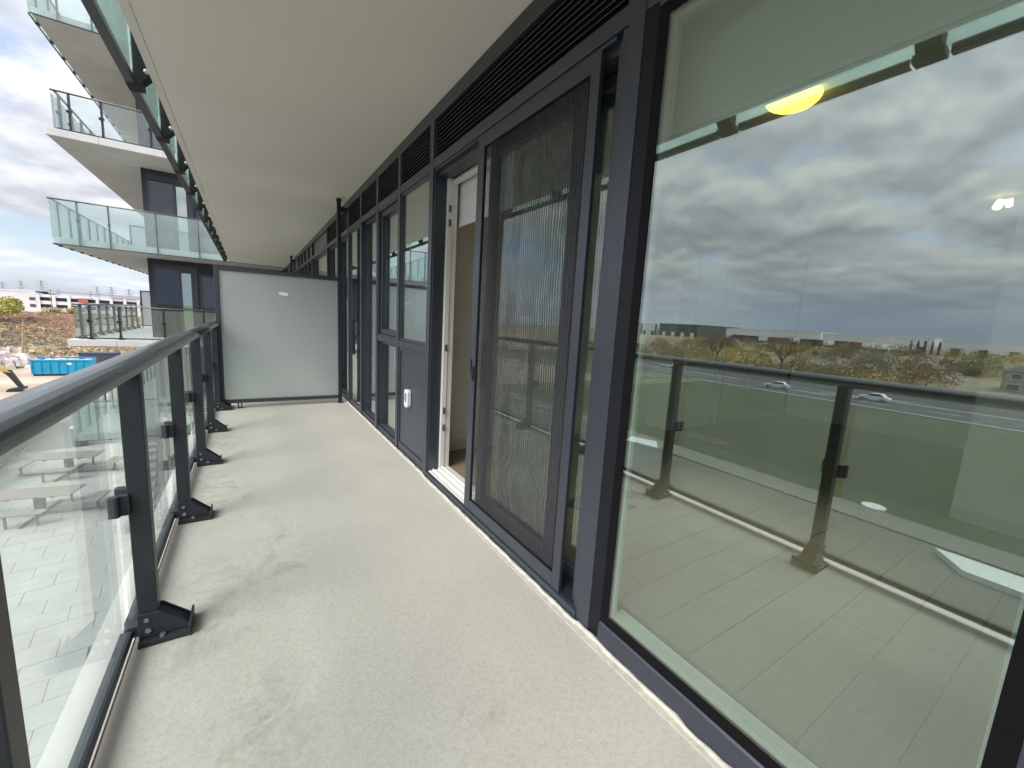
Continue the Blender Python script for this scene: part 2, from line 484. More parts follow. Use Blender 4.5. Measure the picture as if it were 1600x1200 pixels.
# ------------------------------------------------------------------ mesh helpers (all coordinates are world metres)
class MB:
    def __init__(self):
        self.v, self.f, self.m = [], [], []

    def add(self, vs, fs, mi=0):
        o = len(self.v)
        self.v += [tuple(p) for p in vs]
        self.f += [tuple(i + o for i in f) for f in fs]
        self.m += [mi] * len(fs)
        return self

    def box(self, x0, x1, y0, y1, z0, z1, mi=0):
        x0, x1 = min(x0, x1), max(x0, x1)
        y0, y1 = min(y0, y1), max(y0, y1)
        z0, z1 = min(z0, z1), max(z0, z1)
        return self.add([(x0, y0, z0), (x1, y0, z0), (x1, y1, z0), (x0, y1, z0), (x0, y0, z1), (x1, y0, z1), (x1, y1, z1), (x0, y1, z1)],
                        [(0, 3, 2, 1), (4, 5, 6, 7), (0, 1, 5, 4), (1, 2, 6, 5), (2, 3, 7, 6), (3, 0, 4, 7)], mi)

    def prism(self, poly, axis, a, b, mi=0):
        """poly: 2D points, extruded along axis 0/1/2 from a to b. axis 1: poly=(x,z); axis 2: (x,y); axis 0: (y,z)"""
        def P(p, t):
            return (t, p[0], p[1]) if axis == 0 else ((p[0], t, p[1]) if axis == 1 else (p[0], p[1], t))
        n = len(poly)
        vs = [P(p, a) for p in poly] + [P(p, b) for p in poly]
        fs = [tuple(range(n))[::-1], tuple(range(n, 2 * n))] + [(i, (i + 1) % n, n + (i + 1) % n, n + i) for i in range(n)]
        return self.add(vs, fs, mi)

    def tube(self, pts, r, seg=8, mi=0, rz=None, cap=True):
        """round (or, with rz, oval) tube along a polyline; r may be a list"""
        pts = [Vector(p) for p in pts]
        rs = r if isinstance(r, (list, tuple)) else [r] * len(pts)
        o = []
        for i, p in enumerate(pts):
            d = (pts[min(i + 1, len(pts) - 1)] - pts[max(i - 1, 0)]).normalized()
            up = Vector((0, 0, 1)) if abs(d.z) < 0.95 else Vector((0, 1, 0))
            s = d.cross(up).normalized()
            t = s.cross(d).normalized()
            for k in range(seg):
                a = 2 * math.pi * k / seg
                o.append(p + s * math.cos(a) * rs[i] + t * math.sin(a) * (rz if rz else rs[i]))
        fs = []
        for i in range(len(pts) - 1):
            for k in range(seg):
                a, b = i * seg + k, i * seg + (k + 1) % seg
                fs.append((a, b, b + seg, a + seg))
        if cap:
            fs.append(tuple(range(seg))[::-1])
            fs.append(tuple(range((len(pts) - 1) * seg, len(pts) * seg)))
        return self.add(o, fs, mi)

    def quad(self, a, b, c, d, mi=0):
        return self.add([a, b, c, d], [(0, 1, 2, 3)], mi)

    def ball(self, c, rx, ry, rz, seg=16, rings=8, zlo=-1.0, mi=0):
        vs, fs = [], []
        lo = math.asin(max(-1, zlo))
        for i in range(rings + 1):
            a = lo + (math.pi / 2 - lo) * i / rings
            for k in range(seg):
                t = 2 * math.pi * k / seg
                vs.append((c[0] + rx * math.cos(a) * math.cos(t), c[1] + ry * math.cos(a) * math.sin(t), c[2] + rz * math.sin(a)))
        for i in range(rings):
            for k in range(seg):
                fs.append((i * seg + k, i * seg + (k + 1) % seg, (i + 1) * seg + (k + 1) % seg, (i + 1) * seg + k))
        return self.add(vs, fs, mi)

    def build(self, name, mats, parent=None, bevel=0.0, smooth=False, at=None):
        mats = mats if isinstance(mats, (list, tuple)) else [mats]
        xs = [p[0] for p in self.v]
        ys = [p[1] for p in self.v]
        zs = [p[2] for p in self.v]
        c = Vector(at) if at is not None else Vector(((min(xs) + max(xs)) / 2, (min(ys) + max(ys)) / 2, min(zs)))
        me = bpy.data.meshes.new(name)
        me.from_pydata([(x - c.x, y - c.y, z - c.z) for x, y, z in self.v], [], self.f)
        for mm in mats:
            me.materials.append(M[mm] if isinstance(mm, str) else mm)
        if len(mats) > 1:
            me.polygons.foreach_set('material_index', self.m)
        if smooth:
            me.polygons.foreach_set('use_smooth', [True] * len(me.polygons))
        me.update()
        o = bpy.data.objects.new(name, me)
        COL.objects.link(o)
        W[o.name] = c
        if parent is not None:
            o.parent = parent
            o.location = c - W[parent.name]
        else:
            o.location = c
        if bevel:
            bv = o.modifiers.new('bevel', 'BEVEL')
            bv.width = bevel
            bv.segments = 2
            bv.limit_method = 'ANGLE'
            bv.angle_limit = R(40)
        return o


W = {}


def tag(o, label=None, cat=None, group=None, kind=None):
    if label:
        o['label'] = label
    if cat:
        o['category'] = cat
    if group:
        o['group'] = group
    if kind:
        o['kind'] = kind
    return o


def thing(name, loc, label, cat, group=None):
    o = bpy.data.objects.new(name, None)
    o.empty_display_size = 0.1
    COL.objects.link(o)
    o.location = loc
    W[o.name] = Vector(loc)
    return tag(o, label, cat, group)


def sub(name, parent, loc):
    """an Empty used as a part that has pieces of its own"""
    o = bpy.data.objects.new(name, None)
    o.empty_display_size = 0.05
    COL.objects.link(o)
    W[o.name] = Vector(loc)
    o.parent = parent
    o.location = Vector(loc) - W[parent.name]
    return o


def structure(name, mb, mats, **kw):
    return tag(mb.build(name, mats, **kw), kind='structure')


def inst(src, loc, parent=None, name=None):
    """another object on the same mesh at world position loc"""
    c = src.copy()
    if name:
        c.name = name
    COL.objects.link(c)
    W[c.name] = Vector(loc)
    c.parent = parent
    c.location = Vector(loc) - (W[parent.name] if parent is not None else Vector((0, 0, 0)))
    return c


def kids(o):
    return [c for c in COL.objects if c.parent == o]


def copy_tree(o, parent=None, loc=None, rot=None, _index=None):
    if _index is None:
        _index = {}
        for c in COL.objects:
            if c.parent is not None:
                _index.setdefault(c.parent.name, []).append(c)
    c = o.copy()
    COL.objects.link(c)
    c.parent = parent
    if loc is not None:
        c.location = loc
    if rot is not None:
        c.rotation_euler = (0, 0, rot)
    W[c.name] = Vector(c.location) + (W[parent.name] if parent is not None and parent.name in W else Vector((0, 0, 0)))
    for k in _index.get(o.name, []):
        copy_tree(k, c, None, None, _index)
    return c


# ================================================================== LARGE STRUCTURE
FX = 1.157          # outer face of the window wall
GX = 1.173          # outer face of the near glass
Y1, S = 1.896, 1.0363   # first full post in view, post spacing
PX = -0.357         # post centre line
CEIL = 2.76

# --- balcony floor and the slab overhead
structure('balcony_floor', MB().box(-0.53, 1.30, -10.0, 17.49, -0.20, 0.0), 'deck_coating', bevel=0.012)
structure('deck_edge', MB().box(-0.529, -0.408, -9.99, 17.48, 0.0, 0.003), 'deck_edge_pale')  # thin strip along the outer slab edge, paler than the deck
sl = MB()
sl.box(-0.445, 1.30, -10.0, 17.49, CEIL, CEIL + 0.2)
sl.box(-0.447, -0.457, -10.0, 17.49, CEIL + 0.005, CEIL + 0.19)      # drip groove
sl.box(-0.505, -0.459, -10.0, 17.49, CEIL + 0.001, CEIL + 0.2)
structure('ceiling', sl, 'soffit_paint')

# --- ground, lawn, roads
GZ = -9.2
structure('ground', MB().quad((-2500, -2500, GZ - 0.06), (2500, -2500, GZ - 0.06), (2500, 2500, GZ - 0.06), (-2500, 2500, GZ - 0.06)), 'ground_dry')
structure('dirt_yard', MB().quad((-62, 58, GZ), (40, 58, GZ), (40, 122, GZ), (-62, 122, GZ)), 'dirt')
structure('lawn', MB().quad((-81.5, -90, GZ - 0.03), (-30.6, -90, GZ - 0.03), (-30.6, 52, GZ - 0.03), (-81.5, 52, GZ - 0.03)), 'lawn')
structure('sidewalk', MB().box(-30.6, -28.0, -90, 52, GZ - 0.2, GZ + 0.06), 'walk_concrete')
structure('paved_yard', MB().quad((-28.0, -90, GZ - 0.02), (-9.6, -90, GZ - 0.02), (-9.6, 57, GZ - 0.02), (-28.0, 57, GZ - 0.02)), 'asphalt_pale')
road = structure('road', MB().quad((-112, -300, GZ - 0.01), (-82, -300, GZ - 0.01), (-82, 420, GZ - 0.01), (-112, 420, GZ - 0.01)), 'asphalt')


def marking(x0, x1, y0, y1):
    MB().box(x0, x1, y0, y1, GZ - 0.012, GZ + 0.004).build('lane_marking', 'road_paint', road)


marking(-83.5, -83.1, -120, 56)
marking(-96.9, -96.5, -120, 30)
marking(-96.9, -96.5, 52, 150)
for k in range(14):
    marking(-90.2, -89.95, -40 + k * 9, -36.5 + k * 9)
cv = MB()
for off in (0.0, 5.0):
    for i in range(12):
        t0, t1 = i / 12, (i + 1) / 12
        p = lambda t: (-91.0 - off * 0.9 - 5.2 * t * t, 40 - 14 * t - off)
        (xa, ya), (xb, yb) = p(t0), p(t1)
        cv.add([(xa, ya, GZ + 0.005), (xa - 0.45, ya - 0.1, GZ + 0.005), (xb - 0.45, yb - 0.1, GZ + 0.005), (xb, yb, GZ + 0.005)], [(0, 1, 2, 3)])
cv.build('turn_marking', 'road_paint', road)
structure('side_street', MB().quad((-82, 56.5, GZ - 0.004), (-30, 70, GZ - 0.004), (-30, 77, GZ - 0.004), (-82, 66, GZ - 0.004)), 'asphalt_pale')


def terrain(name, x0, x1, y0, y1, nx, ny, fn, mat):
    vs, fs = [], []
    for j in range(ny + 1):
        for i in range(nx + 1):
            x = x0 + (x1 - x0) * i / nx
            y = y0 + (y1 - y0) * j / ny
            vs.append((x, y, fn(x, y)))
    for j in range(ny):
        for i in range(nx):
            a = j * (nx + 1) + i
            fs.append((a, a + 1, a + nx + 2, a + nx + 1))
    return structure(name, MB().add(vs, fs), mat, smooth=True)


def sst(a, b, x):
    t = max(0, min(1, (x - a) / (b - a)))
    return t * t * (3 - 2 * t)


def hill_z(x, y):        # weedy bank beyond the dirt yard, level ground behind it
    n = 0.5 * math.sin(x * 0.31 + y * 0.13) + 0.4 * math.sin(x * 0.13 - y * 0.29 + 1.3) + 0.25 * math.sin(x * 0.8 + 2)
    return GZ - 0.4 + 5.2 * sst(121, 168, y + 0.25 * (x + 40) * 0.3) + n * 0.35 * sst(120, 135, y)


def bank_z(x, y):        # scrubby rise across the road
    n = 0.6 * math.sin(x * 0.11 + y * 0.05) + 0.5 * math.sin(y * 0.09 - x * 0.04)
    return GZ - 0.3 + 6.4 * sst(-128, -255, x) * (1 if x < 0 else 0) + n * 0.4 * sst(-130, -150, x)


def sst_dec(a, b, x):
    t = max(0, min(1, (a - x) / (a - b)))
    return t * t * (3 - 2 * t)


def bank_z(x, y):
    n = 0.6 * math.sin(x * 0.11 + y * 0.05) + 0.5 * math.sin(y * 0.09 - x * 0.04)
    return GZ - 0.3 + 6.6 * sst_dec(-125, -255, x) + n * 0.4 * sst_dec(-130, -150, x)


terrain('hillside', -112, 120, 118, 420, 60, 60, hill_z, 'weeds_tan')
terrain('hills', -1900, -116, -420, 900, 90, 66, bank_z, 'weeds_olive')

# --- podium patio with pavers (turned a little from the building)
PZ = -5.7
PA = R(7.5)
pu = Vector((-math.sin(PA), math.cos(PA), 0))     # along
pw = Vector((math.cos(PA), math.sin(PA), 0))      # across
patio = structure('patio', MB().prism([(-9.4, -6), (1.0, -6), (1.0, 17.4), (-2.9, 17.4), (-2.9, 40), (-13.0, 40), (-9.9, 24)], 2, PZ - 0.3, PZ - 0.035), 'joint')
pv = MB().box(-0.445, 0.445, -0.295, 0.295, 0, 0.035)
paver0 = None
npv = 0
for j in range(-2, 36):
    for i in range(0, 11):
        a = 8.2 + j * 0.6
        b = -6.5 + i * 0.9 + (0.45 if j % 2 else 0)
        q = pw * b + pu * a
        # what the railing lets one see
        if not (-9.6 < q.x < -2.55 and 7.0 < q.y < 26.5) or q.x < -2.6 - (q.y - 4) * 0.38 or q.x > -1.9 - (q.y - 7) * 0.13:
            continue
        if q.x > -3.4 and q.y > 16.6:
            continue
        if npv >= 295:
            continue
        if paver0 is None:
            paver0 = pv.build('paver', 'concrete_patio', patio, at=(0, 0, 0))
            o = paver0
        else:
            o = paver0.copy()
            COL.objects.link(o)
        o.location = Vector((q.x, q.y, PZ - 0.035 + random.uniform(-0.002, 0.002))) - W[patio.name]
        o.rotation_euler = (random.uniform(-.002, .002), random.uniform(-.002, .002), PA)
        npv += 1

# --- rooms behind the glass
rm = MB()
rm.box(1.345, 7.3, -2.2, 3.35, 2.56, 2.62)            # ceiling
structure('room_ceiling', rm, 'paint_white')
structure('room_header', MB().box(1.2365, 1.344, -2.2, 1.128, 2.345, 2.66), 'paint_white')
structure('room_wall', MB().box(4.22, 4.32, -2.2, 0.60, 0.06, 2.56).box(4.322, 7.3, 0.50, 0.60, 0.06, 2.56).box(7.2, 7.3, 0.602, 3.0, 0.06, 2.56)
          .box(4.25, 7.198, 3.05, 3.15, 0.06, 2.56).box(4.25, 4.35, 3.152, 3.36, 0.06, 2.56).box(1.345, 4.35, 3.362, 3.46, 0.06, 2.56)
          .box(1.345, 4.3, -2.3, -2.202, 0.06, 2.56).box(1.345, 7.3, 3.462, 3.50, -0.2, 2.75), 'paint_white')
structure('skirting', MB().box(4.206, 4.219, -2.2, 0.60, 0.06, 0.15).box(1.36, 4.249, 3.347, 3.361, 0.06, 0.16).box(4.37, 7.19, 3.037, 3.049, 0.06, 0.16), 'vinyl_white')
fl = structure('room_floor', MB().box(1.345, 7.3, -2.3, 3.46, -0.1, 0.045), 'floor_dark')
pl0 = None
npl = 0
yy = -0.9
row = 0
while yy < 3.3:
    x = 1.36 - random.uniform(0, 1.1)
    while x < 7.19:
        L = 1.22
        x0, x1 = max(1.36, x), min(x + L - 0.003, 7.19)
        if x1 - x0 > 0.05:
            o = MB().box(x0, x1, yy, yy + 0.182, 0.045, 0.060 + random.uniform(-0.0006, 0.0006)).build('plank', 'planks', fl)
            npl += 1
        x += L
    yy += 0.185
    row += 1
structure('bedroom_wall', MB().box(4.4, 4.5, 3.5, 17.4, 0.0, 2.6).box(1.345, 4.5, 8.9, 9.0, 0, 2.6).box(1.345, 4.5, 12.9, 13.0, 0, 2.6), 'paint_white')
structure('bedroom_floor', MB().box(1.345, 4.5, 3.502, 17.4, -0.1, 0.05), 'planks')
structure('bedroom_ceiling', MB().box(1.345, 4.5, 3.502, 17.4, 2.6, 2.66), 'paint_white')
structure('building_core', MB().box(1.302, 9.0, -10.0, 17.4, 2.77, 3.2).box(7.32, 9.0, -10.0, 17.4, -0.3, 2.768).box(1.302, 7.318, -10.0, -2.31, -0.3, 2.768).box(1.302, 9.0, -10.0, 19.2, -9.3, -0.302), 'wing_clad')

# ================================================================== WINDOW WALL
ww = thing('window_wall', (FX, 4.0, 0), 'dark grey aluminium window wall with louvres and tall glass panes along the balcony', 'window wall')
XB = 1.345          # back of the frame depth


def member(x0, x1, y0, y1, z0, z1, name='mullion', mat='frame', bevel=0.003):
    return MB().box(x0, x1, y0, y1, z0, z1).build(name, mat, ww, bevel=bevel)


# horizontal members
member(FX + 0.006, XB, -10.0, 17.4, 2.665, CEIL - 0.003, 'head_rail')
member(FX + 0.004, XB, 1.13, 17.4, 2.335, 2.40, 'transom')
member(FX + 0.004, 1.236, -10.0, 1.1295, 2.335, 2.40, 'transom')
member(FX + 0.012, XB, 3.08, 17.4, 0.002, 0.052, 'sill_rail')
# vertical members
mul = [(-0.10, -0.008), (1.092, 1.168), (2.992, 3.066), (3.768, 3.832), (4.518, 4.582), (5.268, 5.332), (6.02, 6.09), (6.83, 6.89), (7.82, 7.88),
       (9.80, 9.86), (10.52, 10.58), (11.25, 11.31), (11.97, 12.03), (12.72, 12.78), (14.0, 14.06), (15.3, 15.36), (16.6, 16.66)]
for a, b in mul:
    member(FX, 1.236 if a < 1.1 else XB, a, b, 0.003, 2.663)
# louvred vents over the bays
bays = [(1.168, 2.992), (3.066, 3.768), (3.832, 4.518), (4.582, 5.268), (5.332, 6.02), (6.09, 6.83), (6.89, 7.82)]
for (a, b) in bays:
    lv = sub('louvre_vent', ww, (FX, (a + b) / 2, 2.40))
    MB().box(1.24, 1.26, a + 0.001, b - 0.001, 2.402, 2.663).build('backing', 'louvre_dark', lv)
    fr = MB()
    fr.box(FX + 0.012, 1.22, a + 0.001, a + 0.018, 2.402, 2.663)
    fr.box(FX + 0.012, 1.22, b - 0.018, b - 0.001, 2.402, 2.663)
    fr.build('vent_frame', 'frame', lv)
    s0 = None
    for k in range(9):
        z = 2.412 + k * 0.0275
        if s0 is None:
            y0, y1 = a + 0.02, b - 0.02
            s0 = MB().prism([(FX + 0.016, z), (FX + 0.019, z - 0.003), (FX + 0.050, z + 0.020), (FX + 0.047, z + 0.023)], 1, y0, y1).build('slat', 'frame_dark', lv)
            base = W[s0.name].copy()
        else:
            inst(s0, base + Vector((0, 0, k * 0.0275)), lv)
for (a, b) in [(7.88, 9.80), (9.86, 10.52), (10.58, 11.25), (11.31, 11.97), (12.03, 12.72), (12.78, 14.0), (14.06, 15.3), (15.36, 16.6), (-10.0, -0.10), (0.03, 1.092)]:
    MB().box(1.20, 1.22, a + 0.001, b - 0.001, 2.402, 2.663).build('infill_panel', 'wing_panel', ww)


def bead_frame(mb, y0, y1, z0, z1, w, x0, x1):
    mb.box(x0, x1, y0, y0 + w, z0, z1)
    mb.box(x0, x1, y1 - w, y1, z0, z1)
    mb.box(x0, x1, y0 + w, y1 - w, z0, z0 + w)
    mb.box(x0, x1, y0 + w, y1 - w, z1 - w, z1)
    return mb


# picture window beside the camera
pwin = sub('picture_window', ww, (GX, 0.55, 0.0))
pf = MB()
pf.prism([(FX + 0.003, 1.0915), (FX + 0.013, 1.040), (1.195, 1.040), (1.195, 1.0915)], 2, 0.004, 2.3345)
pf.build('jamb', 'jamb_shaded', pwin, bevel=0.002)
pf = MB()
pf.prism([(FX + 0.003, -0.0075), (FX + 0.010, 0.014), (1.195, 0.014), (1.195, -0.0075)], 2, 0.004, 2.3345)
pf.build('jamb', 'frame', pwin, bevel=0.002)
pf = MB()
pf.prism([(FX - 0.004, 0.004), (FX + 0.002, 0.020), (FX + 0.006, 0.080), (FX + 0.012, 0.0865), (1.195, 0.0865), (1.195, 0.004)], 1, 0.0145, 1.0395)
pf.build('sill', 'frame', pwin, bevel=0.002)
pf = MB()
pf.prism([(FX + 0.004, 2.3345), (FX + 0.010, 2.322), (1.195, 2.322), (1.195, 2.3345)], 1, 0.0145, 1.0395)
pf.build('head', 'frame', pwin)
bead_frame(MB(), 0.0145, 1.0395, 0.087, 2.3215, 0.037, GX - 0.003, GX + 0.012).build('gasket', 'gasket', pwin)
MB().box(GX, GX + 0.006, 0.045, 1.009, 0.118, 2.29).build('pane', 'window_glass', pwin)
inn = MB()
inn.box(1.196, 1.212, 0.0145, 0.058, 0.087, 2.3215)
inn.box(1.196, 1.212, 0.996, 1.0395, 0.087, 2.3215)
inn.box(1.196, 1.212, 0.058, 0.996, 2.275, 2.3215)
inn.box(1.196, 1.206, 0.058, 0.996, 0.087, 0.128)
inn.box(1.206, 1.2195, 0.0145, 1.0395, 0.087, 0.104)
inn.box(1.2195, 1.224, 0.0145, 1.0395, 0.087, 0.122)
inn.box(1.224, 1.243, 0.0145, 1.0395, 0.087, 0.098)
inn.box(1.243, 1.248, 0.0145, 1.0395, 0.087, 0.112)
inn.box(1.248, 1.300, 0.0145, 1.0395, 0.082, 0.090)
inn.build('inner_frame', 'vinyl_white', pwin)
# window behind the camera, same wall
pb = sub('picture_window', ww, (GX, -1.2, 0.0))
bead_frame(MB(), -2.2, -0.102, 0.004, 2.334, 0.08, FX + 0.006, 1.30).build('frame', 'frame', pb)
MB().box(GX, GX + 0.006, -2.118, -0.184, 0.088, 2.25).build('pane', 'window_glass', pb)

# column with the spandrel panel
ws = sub('fixed_window', ww, (FX, 3.4, 1.0))
bead_frame(MB(), 3.067, 3.767, 1.046, 2.334, 0.022, FX + 0.012, 1.24).build('frame', 'frame', ws, bevel=0.002)
MB().box(FX + 0.028, FX + 0.034, 3.090, 3.744, 1.069, 2.311).build('pane', 'door_glass', ws)
MB().box(1.30, 1.32, 3.068, 3.766, 1.05, 2.33).build('shadow_box', 'wing_panel', ws)
member(FX + 0.003, XB, 3.067, 3.767, 0.985, 1.045, 'transom')
sp = sub('spandrel_panel', ww, (FX, 3.4, 0.05))
bead_frame(MB(), 3.067, 3.767, 0.053, 0.984, 0.03, FX + 0.010, 1.24).build('bead', 'frame', sp, bevel=0.002)
MB().box(FX + 0.020, FX + 0.03, 3.098, 3.736, 0.084, 0.953).build('sheet', 'frame', sp)

# awning window over a fixed light
wa = sub('awning_window', ww, (FX, 4.17, 1.05))
bead_frame(MB(), 3.833, 4.517, 1.046, 2.334, 0.02, FX + 0.008, 1.30).build('frame', 'frame', wa, bevel=0.002)
bead_frame(MB(), 3.855, 4.495, 1.068, 2.312, 0.055, FX + 0.030, 1.26).build('sash', 'frame', wa, bevel=0.003)
MB().box(FX + 0.066, FX + 0.072, 3.911, 4.439, 1.124, 2.256).build('pane', 'door_glass', wa)
member(FX + 0.003, XB, 3.833, 4.517, 0.995, 1.045, 'transom')
wf = sub('fixed_window', ww, (FX, 4.17, 0.05))
bead_frame(MB(), 3.833, 4.517, 0.053, 0.994, 0.03, FX + 0.040, 1.28).build('frame', 'frame', wf, bevel=0.002)
MB().box(FX + 0.066, FX + 0.072, 3.864, 4.486, 0.084, 0.963).build('pane', 'door_glass', wf)
# full height lights
for (a, b) in [(4.583, 5.267), (6.091, 6.829), (6.891, 7.819), (7.881, 9.799), (9.861, 10.519), (10.581, 11.249), (11.311, 11.969), (12.031, 12.719), (12.781, 13.999), (14.061, 15.299), (15.361, 16.599)]:
    t = sub('tall_window', ww, (FX, (a + b) / 2, 0.05))
    bead_frame(MB(), a, b, 0.053, 2.334, 0.028, FX + 0.045, 1.28).build('frame', 'frame', t, bevel=0.002)
    MB().box(FX + 0.066, FX + 0.072, a + 0.029, b - 0.029, 0.082, 2.305).build('pane', 'door_glass', t)


ft_ = sub('tall_window', ww, (FX, 5.67, 0.05))
bead_frame(MB(), 5.333, 6.019, 0.053, 2.334, 0.020, FX + 0.012, 1.24).build('frame', 'frame', ft_, bevel=0.002)
MB().box(FX + 0.026, FX + 0.032, 5.354, 5.998, 0.074, 2.313).build('pane', 'door_glass', ft_)


# irregular bead of sealant where the frames meet the deck
def bead(pts, r):
    out = []
    for (x, y), (x2, y2) in zip(pts, pts[1:]):
        n = max(2, int((Vector((x2, y2)) - Vector((x, y))).length / 0.04))
        for i in range(n):
            t = i / n
            out.append((x + (x2 - x) * t + random.uniform(-.0035, .0035), y + (y2 - y) * t, 0.003 + random.uniform(-.001, .003)))
    return MB().tube(out, [r * random.uniform(.75, 1.3) for _ in out], 6, cap=True)


bead([(1.149, -2.0), (1.149, 1.14), (1.142, 1.18), (1.140, 2.98), (1.149, 3.08), (1.152, 9.0)], 0.010).build('sealant_bead', 'sealant', ww, smooth=True)
MB().prism([(1.118, -2.0), (1.157, -2.0), (1.157, 3.0), (1.128, 3.0), (1.112, 1.2), (1.120, 0.6)], 2, 0.0005, 0.004).build('sealant_smear', 'sealant', ww)

# --- sliding door (frame, parked sliding leaf, fixed leaf) and its insect screen
sdoor = thing('sliding_door', (1.24, 2.08, 0.0), 'dark framed glass sliding patio door slid open beside the big window', 'sliding door')
D0, D1 = 1.169, 2.991
f = MB()
f.box(FX + 0.012, 1.345, D0, D0 + 0.030, 0.03, 2.334)
f.box(FX + 0.030, 1.260, D0 + 0.030, D0 + 0.062, 0.03, 2.334)
f.box(FX + 0.012, 1.262, D1 - 0.012, D1, 0.03, 2.334)
f.box(FX + 0.012, 1.29, D0 + 0.062, D1 - 0.012, 2.318, 2.334)
f.box(FX + 0.040, 1.29, D0 + 0.062, D1 - 0.012, 2.285, 2.3178)
f.box(FX + 0.060, 1.28, D0 + 0.062, D0 + 0.080, 0.05, 2.284)
f.build('door_frame', 'frame', sdoor, bevel=0.0025)
tk = MB()
tk.box(FX - 0.004, FX + 0.020, D0, D1, 0.004, 0.045)
tk.build('sill_nosing', 'frame', sdoor, bevel=0.003)
tk = MB()
tk.box(FX + 0.021, FX + 0.10, 1.45, D1 - 0.013, 0.004, 0.052)
tk.box(FX + 0.055, FX + 0.060, 1.45, D1 - 0.013, 0.052, 0.066)
tk.box(FX + 0.10, 1.345, 1.45, D1 - 0.013, 0.004, 0.072)
tk.box(FX + 0.125, FX + 0.130, 1.45, D1 - 0.013, 0.072, 0.086)
tk.build('track', 'vinyl_white', sdoor, bevel=0.002)
MB().box(FX + 0.021, 1.345, D0 + 0.0305, 1.4495, 0.004, 0.0495).build('track', 'frame_dark', sdoor)
# white inner jamb of the opening with its latch keepers
jb = sub('inner_jamb', sdoor, (1.30, 2.97, 0.05))
j = MB()
j.box(1.263, 1.300, 2.955, D1 - 0.0005, 0.073, 2.30)
j.box(1.30, 1.345, 2.962, D1 - 0.0005, 0.073, 2.30)
j.box(1.30, 1.345, D0 + 0.09, 2.962, 2.262, 2.284)
j.build('lining', 'vinyl_white', jb, bevel=0.002)
for z in (0.38, 0.52, 1.02, 1.95, 2.05):
    MB().box(1.274, 1.290, 2.944, 2.9548, z, z + 0.05).build('keeper', 'worn_metal', jb, bevel=0.002)


def leaf(name, y0, y1, x0, st):
    lf = sub(name, sdoor, (x0, (y0 + y1) / 2, 0.06))
    fr_ = MB()
    fr_.box(x0, x0 + 0.038, y0, y0 + st, 0.068, 2.282)
    fr_.box(x0, x0 + 0.038, y1 - st, y1, 0.068, 2.282)
    fr_.box(x0 + 0.001, x0 + 0.037, y0 + st, y1 - st, 0.068, 0.068 + st)
    fr_.box(x0 + 0.001, x0 + 0.037, y0 + st, y1 - st, 2.282 - st, 2.282)
    fr_.build('stile', 'frame', lf, bevel=0.003)
    MB().box(x0 + 0.016, x0 + 0.022, y0 + st - 0.008, y1 - st + 0.008, 0.06 + st, 2.29 - st).build('pane', 'door_glass', lf)
    return lf


l1 = leaf('sliding_leaf', 1.435, 2.255, 1.222, 0.075)
leaf('fixed_leaf', 1.235, 2.06, 1.268, 0.05)
MB().box(1.205, 1.2215, 2.20, 2.232, 0.84, 1.14).build('handle', 'machine_black', l1, bevel=0.005)

scr = thing('screen_door', (FX + 0.015, 1.80, 0.05), 'sliding insect screen door with moire painted on its mesh in front of the patio door', 'screen door')
s = MB()
sx0, sx1 = FX + 0.004, FX + 0.024
s.box(sx0, sx1, 1.298, 1.352, 0.047, 2.312)
s.box(sx0, sx1, 2.222, 2.296, 0.047, 2.312)
s.box(sx0 + .0005, sx1 - .0005, 1.352, 2.222, 0.047, 0.118)
s.box(sx0 + .0005, sx1 - .0005, 1.352, 2.222, 2.252, 2.312)
s.build('screen_frame', 'frame', scr, bevel=0.003)
bead_frame(MB(), 1.3525, 2.2215, 0.1185, 2.2515, 0.008, sx0 + 0.006, sx0 + 0.016).build('spline', 'gasket', scr)
MB().box(sx0 + 0.010, sx0 + 0.0112, 1.3525, 2.2215, 0.1185, 2.2515).build('mesh_screen', 'screen_mesh', scr)
hd = sub('handle', scr, (sx0, 2.25, 0.93))
MB().box(sx0 - 0.002, sx0 - 0.0002, 2.262, 2.276, 0.93, 1.03).build('pull_slot', 'gasket', hd)
MB().box(sx0 - 0.014, sx0 - 0.0002, 2.226, 2.242, 0.90, 0.99).build('latch', 'machine_black', hd, bevel=0.004)

# --- weatherproof outlet on the spandrel
ob = thing('outlet_box', (FX + 0.02, 3.47, 0.47), 'white weatherproof outlet cover on the dark metal panel by the door', 'outlet')
MB().prism([(3.425, 0.49), (3.445, 0.472), (3.495, 0.472), (3.515, 0.49), (3.515, 0.615), (3.495, 0.633), (3.445, 0.633), (3.425, 0.615)], 0, FX - 0.018, FX + 0.0198).build('cover', 'plastic_white', ob, bevel=0.006)
MB().box(FX - 0.0205, FX - 0.0182, 3.452, 3.488, 0.525, 0.60).build('window_flap', 'steel_grey', ob, bevel=0.002)

# --- blind in the door opening
rb = thing('roller_blind', (1.37, 2.55, 2.42), 'white roller blind half lowered inside the open doorway', 'blind')
MB().box(1.372, 1.375, 1.30, 3.14, 1.995, 2.40).build('fabric', 'blind_fabric', rb)
MB().box(1.366, 1.381, 1.30, 3.14, 1.962, 1.9945).build('hem_bar', 'plastic_white', rb, bevel=0.003)
MB().tube([(1.39, 1.29, 2.43), (1.39, 3.15, 2.43)], 0.03, 12).build('roller', 'plastic_white', rb)

